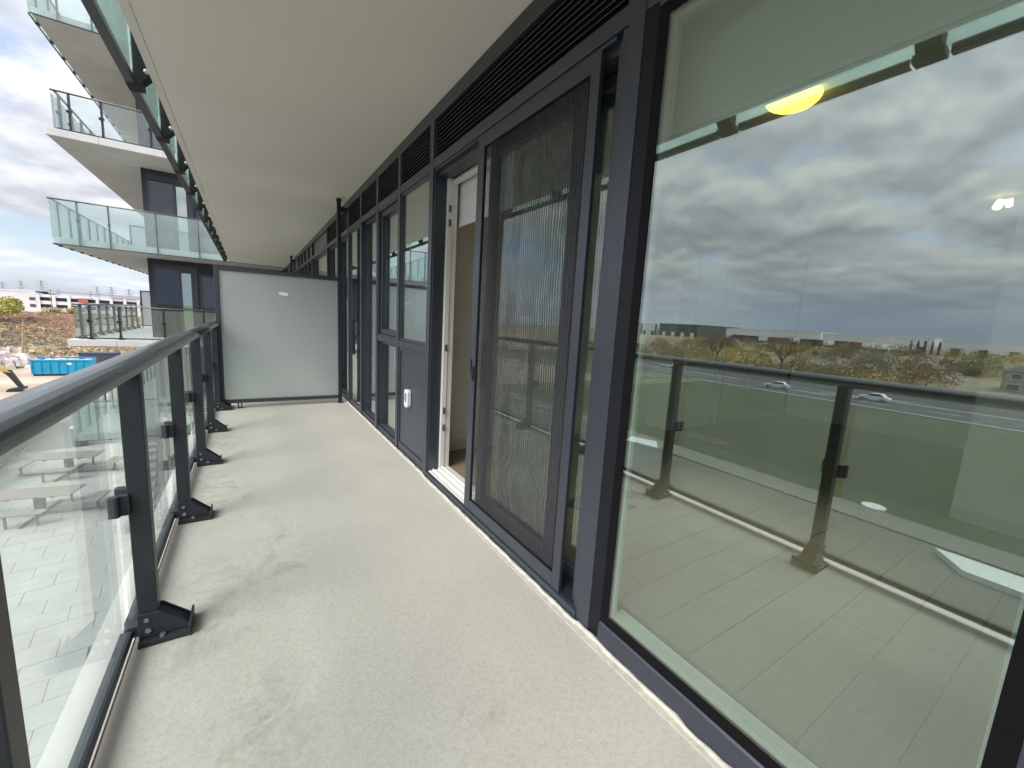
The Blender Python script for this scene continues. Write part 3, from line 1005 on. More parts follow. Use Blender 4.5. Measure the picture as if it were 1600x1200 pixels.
bw = thing('roller_blind', (1.335, 0.5, 2.34), 'white roller blind behind the big window, lowered to the level of the mirrored railing', 'blind')
MB().box(1.334, 1.337, -0.10, 1.075, 2.003, 2.54).build('fabric', 'blind_fabric', bw)
MB().box(1.327, 1.344, -0.10, 1.075, 1.965, 2.0025).build('hem_bar', 'plastic_white', bw, bevel=0.003)
for (a, b, lab) in [(3.84, 4.51, 'pale roller blind behind the small opening window'), (4.60, 5.25, 'pale roller blind behind the first tall pane beyond the opening window'), (5.35, 6.00, 'pale roller blind behind the tall pane beside the privacy screen'),
                    (6.91, 7.80, 'pale roller blind just beyond the privacy screen post'), (7.90, 9.78, 'wide pale roller blind showing above the privacy screen'), (9.88, 10.50, 'narrow pale roller blind far along the window wall')]:
    o_ = thing('roller_blind', (1.335, (a + b) / 2, 2.34), lab, 'blind')
    MB().box(1.334, 1.337, a, b, 2.003, 2.54).build('fabric', 'blind_fabric', o_)
    MB().box(1.327, 1.344, a, b, 1.965, 2.0025).build('hem_bar', 'plastic_white', o_)

# --- room things
cl = thing('ceiling_light', (2.49, 1.24, 2.56), 'round glowing yellow ceiling light seen through the big window', 'ceiling light')
MB().tube([(2.49, 1.24, 2.559), (2.49, 1.24, 2.545)], 0.12, 24).build('base', 'plastic_white', cl)
bl = MB().ball((2.49, 1.24, 2.544), 0.13, 0.13, -0.06, 24, 8, 0.0)
bl.build('diffuser', 'lamp_glow', cl, smooth=True)
ld = bpy.data.lights.new('ceiling_light_glow', 'SPOT')
ld.energy = 60
ld.spot_size = R(66)
ld.spot_blend = 1.0
ld.color = (1.0, 0.93, 0.82)
ld.shadow_soft_size = 0.0
lo = bpy.data.objects.new('ceiling_light_glow', ld)
COL.objects.link(lo)
lo.parent = cl
lo.location = (0, 0, -0.12)
ps = thing('spot_light', (5.45, 0.87, 2.56), 'small warm spotlight deep in the room, high in the big window', 'spotlight')
MB().tube([(5.45, 0.87, 2.559), (5.45, 0.87, 2.53)], 0.045, 16).build('base', 'plastic_white', ps)
MB().tube([(5.44, 0.89, 2.529), (5.39, 0.90, 2.47)], 0.030, 16).build('bulb_head', 'spot_glow', ps)
MB().tube([(5.44, 0.845, 2.529), (5.41, 0.835, 2.475)], 0.022, 16).build('bulb_head', 'spot_glow', ps)
for (x0, x1, lab) in [(4.48, 5.12, 'white interior door nearer the window in the side wall of the room'), (5.26, 6.06, 'white interior door farther from the window in the side wall of the room')]:
    d = thing('interior_door', ((x0 + x1) / 2, 3.03, 0.06), lab, 'door')
    MB().box(x0 + 0.06, x1 - 0.06, 3.022, 3.048, 0.064, 2.08).build('door_slab', 'paint_white', d)
    MB().box(x0, x0 + 0.058, 3.012, 3.0485, 0.062, 2.14).box(x1 - 0.058, x1, 3.012, 3.0485, 0.062, 2.14).box(x0 + 0.0585, x1 - 0.0585, 3.012, 3.0485, 2.082, 2.14).build('casing', 'vinyl_white', d)
    MB().ball((x0 + 0.12, 3.0, 1.0), 0.025, 0.025, 0.025, 10, 6).build('knob', 'bolt_steel', d, smooth=True)
fm = MB().prism([(1.86, 1.70), (2.20, 1.74), (2.05, 2.06), (1.76, 2.0)], 2, 0.0612, 0.068).build('floor_mat', 'bin_dark')
tag(fm, 'small dark mat on the room floor near the door jamb', 'mat')

# ================================================================== RAILINGS
def rail_post(parent, x, y, z=0.0, rot=0.0, detail=True):
    """square post on a gusseted foot; local +X points to the balcony"""
    P = sub('post', parent, (0, 0, 0))
    W[P.name] = Vector((0, 0, 0))
    MB().box(-0.031, 0.029, -0.026, 0.026, 0.014, 1.026).build('shaft', 'post_metal', P, bevel=0.003)
    ft = MB()
    ft.box(-0.031, 0.120, -0.064, 0.064, 0.0, 0.012)
    for s_ in (-1, 1):
        ft.prism([(-0.031, 0.0125), (0.118, 0.0125), (0.118, 0.040), (0.034, 0.118), (-0.031, 0.118)], 1, s_ * 0.0268, s_ * 0.0348)
        ft.box(-0.030, 0.119, s_ * 0.0352, s_ * 0.0632, 0.0122, 0.022)
        ft.box(-0.029, 0.118, s_ * 0.0350, s_ * 0.0385, 0.0222, 0.034)
    ft.add([(0.031, -0.0265, 0.113), (0.031, 0.0265, 0.113), (0.119, 0.0265, 0.031), (0.119, -0.0265, 0.031),
            (0.031, -0.0265, 0.105), (0.031, 0.0265, 0.105), (0.113, 0.0265, 0.026), (0.113, -0.0265, 0.026)],
           [(0, 1, 2, 3), (7, 6, 5, 4), (0, 4, 5, 1), (2, 6, 7, 3), (0, 3, 7, 4), (1, 5, 6, 2)])
    ft.box(0.1185, 0.126, -0.066, 0.066, 0.0005, 0.046)
    ft.build('foot', 'post_metal', P, bevel=0.002)
    for s_ in (-1, 1):
        cl_ = MB()
        cl_.prism([(-0.076, s_ * 0.034), (-0.076, s_ * 0.060), (-0.050, s_ * 0.060), (-0.044, s_ * 0.044), (-0.022, s_ * 0.044), (-0.022, s_ * 0.0263), (-0.040, s_ * 0.0263)][::s_], 2, 0.520, 0.595)
        cl_.build('glass_clamp', 'post_metal', P, bevel=0.002)
    MB().box(-0.072, -0.0315, -0.0258, 0.0258, 0.028, 0.07).build('rail_bracket', 'post_metal', P)
    for (bx, bz, by, br_) in [(-0.005, 0.094, -0.0352, 0.008), (-0.002, 0.050, -0.0352, 0.0095), (0.04, 0.030, -0.049, 0.009)]:
        if bz > 0.04:
            MB().tube([(bx, by, bz), (bx, by - 0.006, bz)], br_, 8).build('bolt', 'bolt_steel', P)
        else:
            MB().tube([(bx, by, 0.0225), (bx, by, 0.031)], br_, 8).build('bolt', 'bolt_steel', P)
    P.location = Vector((x, y, z)) - W[parent.name]
    P.rotation_euler = (0, 0, rot)
    return P


def run_frame(p0, p1):
    d = Vector((p1[0] - p0[0], p1[1] - p0[1], 0))
    L = d.length
    return d.normalized(), L


def pane_between(parent, a, b, z0, z1, off, gap, mat, n, th=0.012, name='glass_pane'):
    """upright glass between two plan points, shifted outwards by off along normal n"""
    a, b = Vector((a[0], a[1], 0)), Vector((b[0], b[1], 0))
    d = (b - a).normalized()
    nn = Vector((n[0], n[1], 0))
    p, q = a + d * gap + nn * off, b - d * gap + nn * off
    p2, q2 = p + nn * th, q + nn * th
    return MB().prism([(p.x, p.y), (q.x, q.y), (q2.x, q2.y), (p2.x, p2.y)], 2, z0, z1).build(name, mat, parent)


def bar_between(parent, a, b, z0, z1, off, gap, n, th, name, mat, bevel=0.0):
    return_o = pane_between(parent, a, b, z0, z1, off, gap, mat, n, th, name)
    if bevel:
        bv = return_o.modifiers.new('bevel', 'BEVEL')
        bv.width = bevel
        bv.segments = 2
    return return_o


def hand_rail(parent, pts, z, rx_=0.058, rz_=0.030, mat='rail_metal', seg=20):
    return MB().tube([(x, y, z) for x, y in pts], rx_, seg, 0, rz_).build('handrail', mat, parent, smooth=True)


# our own balcony
ys = [Y1 + (i - 10) * S for i in range(0, 15)]      # last one stands at the privacy screen
rail = thing('balcony_railing', (PX, Y1, 0.0), 'nearest balcony railing, clear glass with charcoal posts and thick oval handrail', 'railing')
proto_post = rail_post(rail, PX, ys[0])
posts = [proto_post]
for y in ys[1:]:
    c = copy_tree(proto_post, rail, Vector((PX, y, 0)) - W[rail.name])
    posts.append(c)
for a, b in zip(ys, ys[1:]):
    pane_between(rail, (PX, a), (PX, b), 0.062, 0.985, 0.058, 0.046, 'rail_glass', (-1, 0))
    bar_between(rail, (PX, a), (PX, b), 0.032, 0.0615, 0.046, 0.0265, (-1, 0), 0.036, 'bottom_rail', 'post_metal', 0.003)
hand_rail(rail, [(PX - 0.003, ys[0] - 0.6), (PX - 0.003, 3.6435)], 1.053)
hand_rail(rail, [(PX - 0.003, 3.6465), (PX - 0.003, ys[-1] - 0.03)], 1.053)
MB().tube([(PX - 0.003, 3.640, 1.053), (PX - 0.003, 3.650, 1.053)], 0.0568, 20, 0, 0.0292).build('joint_sleeve', 'gasket', rail)

# next balcony's railing, beyond the privacy screen
rail2 = thing('balcony_railing', (PX, 7.2, 0.0), 'next balcony railing in line with ours, beyond the frosted privacy screen', 'railing')
ys2 = [ys[-1] + 0.16 + 1.02 * i for i in range(0, 11)]
for y in ys2:
    copy_tree(proto_post, rail2, Vector((PX, y, 0)) - W[rail2.name])
for a, b in zip(ys2, ys2[1:]):
    pane_between(rail2, (PX, a), (PX, b), 0.062, 0.985, 0.058, 0.046, 'rail_glass', (-1, 0))
    bar_between(rail2, (PX, a), (PX, b), 0.032, 0.0615, 0.046, 0.0265, (-1, 0), 0.036, 'bottom_rail', 'post_metal')
hand_rail(rail2, [(PX, ys2[0] - 0.03), (PX, ys2[-1] + 0.6)], 1.053)

# privacy screen
def privacy(y, label, first=True):
    t = thing('privacy_screen', (0.36, y, 0.0), label, 'privacy screen', 'frosted privacy screens between balconies')
    MB().box(-0.336, -0.288, y - 0.025, y + 0.025, 0.022, 1.735).build('upright', 'frame', t, bevel=0.003)
    MB().box(1.030, 1.078, y - 0.025, y + 0.025, 0.006, 2.715).build('wall_post', 'frame_dark', t, bevel=0.003)
    MB().box(1.024, 1.084, y - 0.03, y + 0.03, 2.716, 2.757).build('post_cap', 'frame_dark', t, bevel=0.003)
    MB().box(1.079, FX + 0.005, y - 0.012, y + 0.012, 2.60, 2.66).build('wall_bracket', 'frame_dark', t)
    MB().box(-0.2875, 1.0295, y - 0.022, y + 0.022, 1.688, 1.735).build('top_rail', 'frame', t, bevel=0.003)
    MB().box(-0.2875, 1.0295, y - 0.022, y + 0.022, 0.066, 0.112).build('bottom_rail', 'frame', t, bevel=0.003)
    MB().box(-0.2872, 1.0292, y - 0.006, y + 0.006, 0.1125, 1.6875).build('frosted_pane', 'frosted', t)
    br = MB()
    br.box(-0.165, -0.105, y - 0.035, y + 0.035, 0.0, 0.010)
    br.box(-0.160, -0.146, y - 0.028, y + 0.028, 0.0105, 0.0655)
    br.box(-0.124, -0.110, y - 0.028, y + 0.028, 0.0105, 0.0655)
    br.build('floor_bracket', 'worn_metal', t, bevel=0.002)
    MB().box(1.02, 1.09, y - 0.05, y + 0.04, 0.0, 0.0055).build('base_plate', 'worn_metal', t)
    for z in (1.02, 0.10):
        MB().box(-0.36, -0.30, y - 0.045, y - 0.0255, z, z + 0.05).build('side_clip', 'post_metal', t, bevel=0.004)
    return t


pr = privacy(6.10, 'frosted glass privacy screen with white sticker at the end of our balcony')
st = MB()
ang = R(-6)
cx, cz = 0.383, 1.462
pts = []
for dx, dz in ((-.05, -.02), (.05, -.02), (.05, .02), (-.05, .02)):
    pts.append((cx + dx * math.cos(ang) - dz * math.sin(ang), cz + dx * math.sin(ang) + dz * math.cos(ang)))
st.prism(pts, 1, 6.0925, 6.0938)
st.build('sticker', 'paper', pr)
pr2 = privacy(13.4, 'far frosted privacy screen whose dark wall post shows above the near screen')

# ---- railing of the balcony above, hung in front of the slab edge
up = thing('balcony_railing', (-0.6, 4.0, CEIL), 'glass railing of the balcony overhead, hung over the slab edge with black brackets', 'railing')
yu = [3.985 + 1.05 * (i - 12) for i in range(0, 25)]
u0 = None
for y in yu:
    if u0 is None:
        u0 = sub('post', up, (0, 0, 0))
        W[u0.name] = Vector((0, 0, 0))
        MB().box(-0.600, -0.552, -0.025, 0.025, 2.735, 3.98).build('shaft', 'louvre_dark', u0)
        b_ = MB()
        b_.prism([(-0.5995, 2.7345), (-0.553, 2.7345), (-0.507, 2.785), (-0.507, 3.16), (-0.5515, 3.20), (-0.5515, 2.80), (-0.5995, 2.80)], 1, -0.05, 0.05)
        b_.box(-0.640, -0.553, -0.060, 0.060, 2.698, 2.734)
        b_.build('bracket', 'louvre_dark', u0)
        MB().ball((-0.528, -0.052, 2.80), 0.018, 0.012, 0.018, 10, 6).build('bolt', 'bolt_steel', u0, smooth=True)
        u0.location = Vector((0, y, 0)) - W[up.name]
    else:
        copy_tree(u0, up, Vector((0, y, 0)) - W[up.name])
for a, b in zip(yu, yu[1:]):
    pane_between(up, (-0.605, a), (-0.605, b), 2.742, 3.96, 0.008, 0.03, 'fascia_glass_near', (-1, 0))
    bar_between(up, (-0.60, a), (-0.60, b), 2.700, 2.741, -0.012, 0.075, (-1, 0), 0.052, 'bottom_rail', 'frame_dark', 0.003)
hand_rail(up, [(-0.575, yu[0]), (-0.575, yu[-1] - 0.2)], 4.01)

# ================================================================== THE WING OPPOSITE
LV = 2.96
wing = thing('apartment_wing', (-1, 20, GZ), 'dark apartment wing with stacked white balcony slabs beyond the privacy screen', 'building')
YW, XW = 19.3, -2.93
MB().box(XW, 9.0, YW, 44, GZ, 14.6).build('wall', 'wing_clad', wing)
MB().box(1.16, 9.0, 17.5, YW - 0.002, GZ, 14.6).build('return_wall', 'wing_clad', wing)
slabs = {}
for lv in range(-1, 5):
    z = lv * LV
    o = MB().box(-4.62, 1.159, 17.5, YW - 0.001, z - 0.20, z).box(-4.62, XW - 0.001, YW - 0.001, 36, z - 0.20, z).build('balcony_slab', 'slab_edge', wing, bevel=0.01)
    jt = MB()
    for x in (-3.55, -2.1, -0.6):
        jt.box(x, x + 0.008, 17.4985, 17.4995, z - 0.199, z - 0.001)
    jt.build('fascia_joint', 'joint', wing)
for lv in range(-1, 4):
    z = lv * LV
    # front wall openings: blinded window, narrow mint glass, door
    w1 = sub('window', wing, (-2.4, YW, z))
    bead_frame(MB(), 0, 1, 0, 1, 0.01, 0, 0.01)
    fr_ = MB()
    for (x0, x1, a, b) in ((-2.80, -2.74, 0.02, 2.6), (-2.10, -2.02, 0.02, 2.6), (-2.739, -2.101, 2.42, 2.6), (-2.739, -2.101, 0.02, 0.07)):
        fr_.box(x0, x1, YW - 0.035, YW - 0.001, z + a, z + b)
    fr_.build('frame', 'frame', w1)
    MB().box(-2.738, -2.102, YW - 0.022, YW - 0.016, z + 0.071, z + 2.419).build('pane', 'far_glass', w1)
    MB().box(-2.735, -2.105, YW - 0.012, YW - 0.006, z + 0.08, z + 2.41).build('panel', 'wing_panel', w1)
    w2 = sub('window', wing, (-1.87, YW, z))
    fr_ = MB()
    for (x0, x1, a, b) in ((-1.745, -1.56, 0.02, 2.6), (-2.019, -1.746, 2.34, 2.6), (-2.019, -1.746, 0.02, 0.07)):
        fr_.box(x0, x1, YW - 0.035, YW - 0.001, z + a, z + b)
    fr_.build('frame', 'frame', w2)
    MB().box(-2.018, -1.747, YW - 0.022, YW - 0.016, z + 0.071, z + 2.339).build('pane', 'door_glass', w2)
    MB().box(-2.017, -1.748, YW - 0.012, YW - 0.006, z + 0.08, z + 2.33).build('curtain', 'blind_fabric', w2)
    dr = sub('balcony_door', wing, (-1.0, YW, z))
    fr_ = MB()
    for (x0, x1, a, b) in ((-1.50, -1.43, 0.02, 2.36), (-0.52, -0.45, 0.02, 2.36), (-1.429, -0.521, 2.27, 2.36), (-1.429, -0.521, 0.02, 0.10)):
        fr_.box(x0, x1, YW - 0.045, YW - 0.001, z + a, z + b)
    fr_.build('frame', 'frame', dr)
    MB().box(-1.428, -0.522, YW - 0.022, YW - 0.016, z + 0.101, z + 2.269).build('pane', 'far_glass', dr)
    MB().box(-1.425, -0.525, YW - 0.012, YW - 0.006, z + 0.11, z + 2.26).build('backing', 'paint_beige', dr)
    w3 = sub('window', wing, (0.3, YW, z))
    bb = MB()
    bb.box(-0.35, -0.28, YW - 0.035, YW - 0.001, z + 0.02, z + 2.6)
    bb.box(1.02, 1.10, YW - 0.035, YW - 0.001, z + 0.02, z + 2.6)
    bb.build('frame', 'frame', w3)
    MB().box(-0.279, 1.019, YW - 0.022, YW - 0.016, z + 0.07, z + 2.5).build('pane', 'far_glass', w3)

# wing railings: front run + side run
fronts = [-4.13, -3.46, -2.37, -1.31, -0.25]
sides = [17.97 + 0.95 * i for i in range(0, 9)]
labels = {0: 'lowest railing of the opposite wing, on a white slab edge level with our floor',
          1: 'glass railing of the opposite wing hung over its slab, second balcony up',
          2: 'railing of the opposite wing standing on a bright white slab, third balcony up',
          3: 'topmost visible glass railing of the opposite wing, cut by the photo edge',
          -1: 'glass railing of the opposite wing one floor below our balcony'}
for lv in (-1, 0, 1, 2, 3):
    z = lv * LV
    t = thing('balcony_railing', (-3.5, 17.6, z), labels[lv], 'railing')
    if lv % 2 == 0:
        gy, gx = 17.69, -4.43
        for x in fronts:
            p_ = copy_tree(proto_post, t, Vector((x, gy, z)) - W[t.name], R(90))
        for y in sides:
            p_ = copy_tree(proto_post, t, Vector((gx + 0.03, y, z)) - W[t.name], 0)
        fp = [(-4.44, gy)] + [(x, gy) for x in fronts] + [(1.1, gy)]
        for a, b in zip(fp, fp[1:]):
            pane_between(t, a, b, z + 0.062, z + 0.985, 0.058, 0.03, 'rail_glass_wing', (0, -1))
            bar_between(t, a, b, z + 0.028, z + 0.0615, 0.046, 0.0265, (0, -1), 0.036, 'bottom_rail', 'post_metal')
        sp_ = [(gx, 17.69)] + [(gx, y) for y in sides] + [(gx, 26.2)]
        for a, b in zip(sp_, sp_[1:]):
            pane_between(t, a, b, z + 0.062, z + 0.985, 0.058, 0.03, 'rail_glass_wing', (-1, 0))
            bar_between(t, a, b, z + 0.028, z + 0.0615, 0.046, 0.0265, (-1, 0), 0.036, 'bottom_rail', 'post_metal')
        hand_rail(t, [(-4.49, gy), (1.15, gy)], z + 1.053, 0.035, 0.024, seg=12)
        hand_rail(t, [(gx + 0.01, gy + 0.05), (gx + 0.01, 26.25)], z + 1.053, 0.035, 0.024, seg=12)
    else:
        gy, gx = 17.43, -4.69
        s0 = MB().box(-4.15, -4.11, gy + 0.012, gy + 0.055, z - 0.19, z + 1.03).build('post', 'post_metal', t)
        c0 = MB().box(-4.16, -4.10, gy - 0.004, gy + 0.011, z + 0.46, z + 0.54).build('glass_clamp', 'post_metal', t)
        for x in fronts[1:]:
            inst(s0, W[s0.name] + Vector((x + 4.13, 0, 0)), t)
            inst(c0, W[c0.name] + Vector((x + 4.13, 0, 0)), t)
        s1 = MB().box(gx + 0.012, gx + 0.055, sides[0] - 0.02, sides[0] + 0.02, z - 0.19, z + 1.03).build('post', 'post_metal', t)
        b1 = MB().box(gx - 0.01, gx + 0.068, sides[0] - 0.05, sides[0] + 0.05, z - 0.235, z - 0.19).build('bracket', 'frame_dark', t)
        for y in sides[1:] + [26.6 + 0.95 * k for k in range(9)]:
            inst(s1, W[s1.name] + Vector((0, y - sides[0], 0)), t)
            inst(b1, W[b1.name] + Vector((0, y - sides[0], 0)), t)
        fp = [(gx + 0.02, gy)] + [(x, gy) for x in fronts] + [(1.1, gy)]
        fp = [fp[0]] + fp[2:]
        for a, b in zip(fp, fp[1:]):
            pane_between(t, a, b, z - 0.19, z + 1.02, -0.006, 0.008, 'fascia_glass', (0, -1))
            bar_between(t, a, b, z - 0.215, z - 0.1905, -0.014, 0.003, (0, -1), 0.03, 'bottom_rail', 'frame_dark')
        sp_ = [(gx, 17.46)] + [(gx, y) for y in sides] + [(gx, 26.6 + 0.95 * k) for k in range(9)]
        for a, b in zip(sp_, sp_[1:]):
            pane_between(t, a, b, z - 0.19, z + 1.02, -0.006, 0.012, 'fascia_glass', (-1, 0))
            bar_between(t, a, b, z - 0.215, z - 0.1905, -0.014, 0.04, (-1, 0), 0.03, 'bottom_rail', 'frame_dark')
        hand_rail(t, [(gx - 0.02, gy + 0.02), (1.15, gy + 0.02)], z + 1.045, 0.03, 0.022, seg=12)
        hand_rail(t, [(gx + 0.02, gy + 0.05), (gx + 0.02, 34.3)], z + 1.045, 0.03, 0.022, seg=12)
for lv, lab in ((0, 'pale privacy divider on the lowest side balcony of the opposite wing'), (1, 'pale privacy divider on the second side balcony of the opposite wing'), (2, 'pale privacy divider on the third side balcony of the opposite wing')):
    z = lv * LV
    t = thing('privacy_divider', (-3.6, 26.35, z), lab, 'privacy screen')
    x0 = -4.36 if lv % 2 == 0 else -4.55
    MB().box(x0, x0 + 0.05, 26.33, 26.38, z + 0.003, z + 1.75).build('upright', 'frame', t)
    MB().box(x0 + 0.051, XW - 0.003, 26.335, 26.375, z + 1.70, z + 1.75).box(x0 + 0.051, XW - 0.003, 26.335, 26.375, z + 0.06, z + 0.11).build('frame_rail', 'frame', t)
    MB().box(x0 + 0.051, XW - 0.003, 26.35, 26.36, z + 0.111, z + 1.699).build('frosted_pane', 'frosted', t)

# ================================================================== PATIO FURNITURE
def picnic_table(loc, label, src=None):
    if src is not None:
        c = copy_tree(src, None, Vector(loc), src.rotation_euler.z)
        c['label'] = label
        return c
    t = thing('picnic_table', (0, 0, 0), label, 'picnic table', 'picnic tables on the patio below')
    top = sub('tabletop', t, (0, 0, 0.72))
    for k in range(7):
        y = -0.45 + k * 0.132
        MB().box(-0.95, 0.95, y, y + 0.115, 0.72, 0.755).build('slat', 'table_wood', top)
    MB().box(-0.55, -0.47, -0.42, 0.42, 0.68, 0.7195).box(0.47, 0.55, -0.42, 0.42, 0.68, 0.7195).build('batten', 'steel_grey', t)
    MB().box(-0.10, 0.10, -0.10, 0.10, 0.0, 0.6795).build('pedestal', 'steel_grey', t)
    MB().box(-1.5, 1.5, -0.03, 0.03, 0.02, 0.07).box(-0.03, 0.03, -1.0, -0.101, 0.02, 0.069).box(-0.03, 0.03, 0.101, 1.0, 0.02, 0.069).build('floor_bar', 'steel_grey', t)
    for (cx_, cy_, lx, ly) in ((-1.4, 0, 0.19, 0.42), (1.4, 0, 0.19, 0.42), (0, -0.88, 0.55, 0.17), (0, 0.88, 0.55, 0.17)):
        se = sub('seat', t, (cx_, cy_, 0.42))
        for k in range(2):
            if lx < ly:
                x_ = cx_ - lx + k * lx * 1.02
                MB().box(x_, x_ + lx * 0.94, cy_ - ly, cy_ + ly, 0.43, 0.465).build('slat', 'table_wood', se)
            else:
                y_ = cy_ - ly + k * ly * 1.02
                MB().box(cx_ - lx, cx_ + lx, y_, y_ + ly * 0.94, 0.43, 0.465).build('slat', 'table_wood', se)
        if lx < ly:
            MB().box(cx_ - 0.03, cx_ + 0.03, cy_ - 0.03, cy_ + 0.03, 0.0705, 0.4295).build('leg', 'steel_grey', se)
        else:
            for dx in (-0.35, 0.35):
                MB().box(cx_ + dx - 0.025, cx_ + dx + 0.025, cy_ - 0.025, cy_ + 0.025, 0.0, 0.4295).build('leg', 'steel_grey', se)
    t.location = loc
    t.rotation_euler = (0, 0, R(-10))
    W[t.name] = Vector(loc)
    return t


tb = picnic_table((-5.85, 18.35, PZ), 'nearer slatted picnic table with attached seats on the patio below')
picnic_table((-6.25, 22.45, PZ), 'farther slatted picnic table with attached seats on the patio below', tb)
for k, (x, y, lab) in enumerate([(-7.0, 26.8, 'small round bin beyond the picnic tables on the patio')]):
    t = thing('litter_bin', (x, y, PZ), lab, 'bin')
    MB().tube([(x, y, PZ), (x, y, PZ + 0.85)], 0.26, 14).build('body', 'steel_grey', t)
    MB().tube([(x, y, PZ + 0.851), (x, y, PZ + 0.91)], 0.30, 14).build('lid', 'plastic_white', t)


def leaf_cloud(mb, c, rad, n, size, rnd, mi=None, flat=0.0, shell=0.45):
    for _ in range(n):
        while True:
            p = Vector((rnd.uniform(-1, 1), rnd.uniform(-1, 1), rnd.uniform(-1, 1)))
            if shell < p.length < 1:
                break
        q = Vector((c[0] + p.x * rad[0], c[1] + p.y * rad[1], c[2] + p.z * rad[2]))
        s_ = size * rnd.uniform(0.6, 1.3)
        a = Vector((rnd.gauss(0, 1), rnd.gauss(0, 1), rnd.gauss(0, 1))).normalized() * s_
        b = Vector((rnd.gauss(0, 1), rnd.gauss(0, 1), rnd.gauss(0, 1))).normalized() * s_ * 0.7
        m_ = mi if mi is not None else rnd.randrange(3)
        mb.add([q - a, q + b, q + a, q - b], [(0, 1, 2, 3)], m_)


rnd = random.Random(11)
hg = MB()
for k in range(24):
    q = pw * (-5.55) + pu * (14.0 + k * 0.8)
    leaf_cloud(hg, (q.x, q.y, PZ + 0.55), (0.55, 0.6, 0.6), 150, 0.10, rnd, 0, shell=0.2)
hedge = hg.build('hedge', ['hedge_leaf'])
tag(hedge, 'dark low hedge along the edge of the patio', 'hedge')
fe = thing('patio_screen', tuple(pw * (-6.35) + pu * 20 + Vector((0, 0, PZ))), 'row of pale glass screens behind the patio hedge', 'fence')
for k in range(10):
    a = pw * (-6.35) + pu * (13.0 + 2.0 * k)
    b = a + pu * 1.9
    n_ = -pw
    MB().prism([(a.x, a.y), (b.x, b.y), (b.x + n_.x * .02, b.y + n_.y * .02), (a.x + n_.x * .02, a.y + n_.y * .02)], 2, PZ + 0.05, PZ + 1.5).build('screen_panel', 'frosted', fe)
    c_ = a - pu * 0.05
    MB().box(c_.x - .03, c_.x + .03, c_.y - .03, c_.y + .03, PZ, PZ + 1.52).build('post', 'post_metal', fe)

# ================================================================== BUILDING SITE BEYOND (left of the picture)
t = thing('waste_bin', (-21.2, 78.2, GZ), 'bright blue open waste bin on the dirt yard', 'bin')
bd = MB()
ax0, ax1, by0, by1 = -24.0, -18.35, 77.3, 79.6
bd.box(ax0, ax1, by0, by0 + 0.08, GZ + 0.25, GZ + 2.1)
bd.box(ax0, ax1, by1 - 0.08, by1, GZ + 0.25, GZ + 2.3)
bd.box(ax0, ax0 + 0.08, by0 + 0.08, by1 - 0.08, GZ + 0.25, GZ + 2.1)
bd.box(ax1 - 0.08, ax1, by0 + 0.08, by1 - 0.08, GZ + 0.25, GZ + 2.1)
bd.box(ax0 + 0.08, ax1 - 0.08, by0 + 0.08, by1 - 0.08, GZ + 0.25, GZ + 0.4)
bd.build('shell', 'bin_blue', t)
for k in range(8):
    x = ax0 + 0.05 + k * 0.78
    MB().box(x, x + 0.12, by0 - 0.10, by0 - 0.002, GZ + 0.30, GZ + 2.0).build('rib', 'bin_blue', t)
MB().box(ax0 - 0.04, ax1 + 0.04, by0 - 0.12, by0 - 0.002, GZ + 2.01, GZ + 2.14).build('top_edge', 'bin_blue', t)
MB().box(ax0 + 0.1, ax1 - 0.1, by0 + 0.2, by1 - 0.2, GZ, GZ + 0.245).build('skid', 'machine_black', t)
MB().box(ax0 + 3.2, ax0 + 3.75, by0 - 0.016, by0 - 0.003, GZ + 1.45, GZ + 1.75).build('label_plate', 'paper', t)
fill = MB()
for _ in range(60):
    x, y = rnd.uniform(ax0 + .3, ax1 - .4), rnd.uniform(by0 + .3, by1 - .3)
    s_ = rnd.uniform(.12, .3)
    fill.box(x - s_, x + s_, y - s_ * .7, y + s_ * .7, GZ + 1.75, GZ + 1.95 + s_ * rnd.uniform(0, 1))
tag(fill.build('debris', ['rubble']), 'loose rubble heaped in the blue waste bin', 'debris', kind='stuff')
for (x0, x1, y, h, lab) in [(-22.6, -18.6, 90.2, 1.7, 'dark navy container behind the blue bin'), (-18.3, -14.5, 89.2, 1.35, 'low grey container right of the navy one')]:
    t = thing('skip_container', ((x0 + x1) / 2, y, GZ), lab, 'container')
    MB().prism([(x0, GZ + 0.2), (x1, GZ + 0.2), (x1 + 0.2, GZ + h), (x0 - 0.2, GZ + h)], 1, y, y + 2.2).build('shell', 'bin_dark' if h > 1.5 else 'steel_grey', t)
    MB().box(x0 - 0.25, x1 + 0.25, y - 0.08, y + 2.28, GZ + h + 0.002, GZ + h + 0.12).build('top_edge', 'bin_dark', t)
    MB().box(x0 + 0.2, x1 - 0.2, y + 0.2, y + 2.0, GZ, GZ + 0.198).build('skid', 'machine_black', t)
pile = MB()
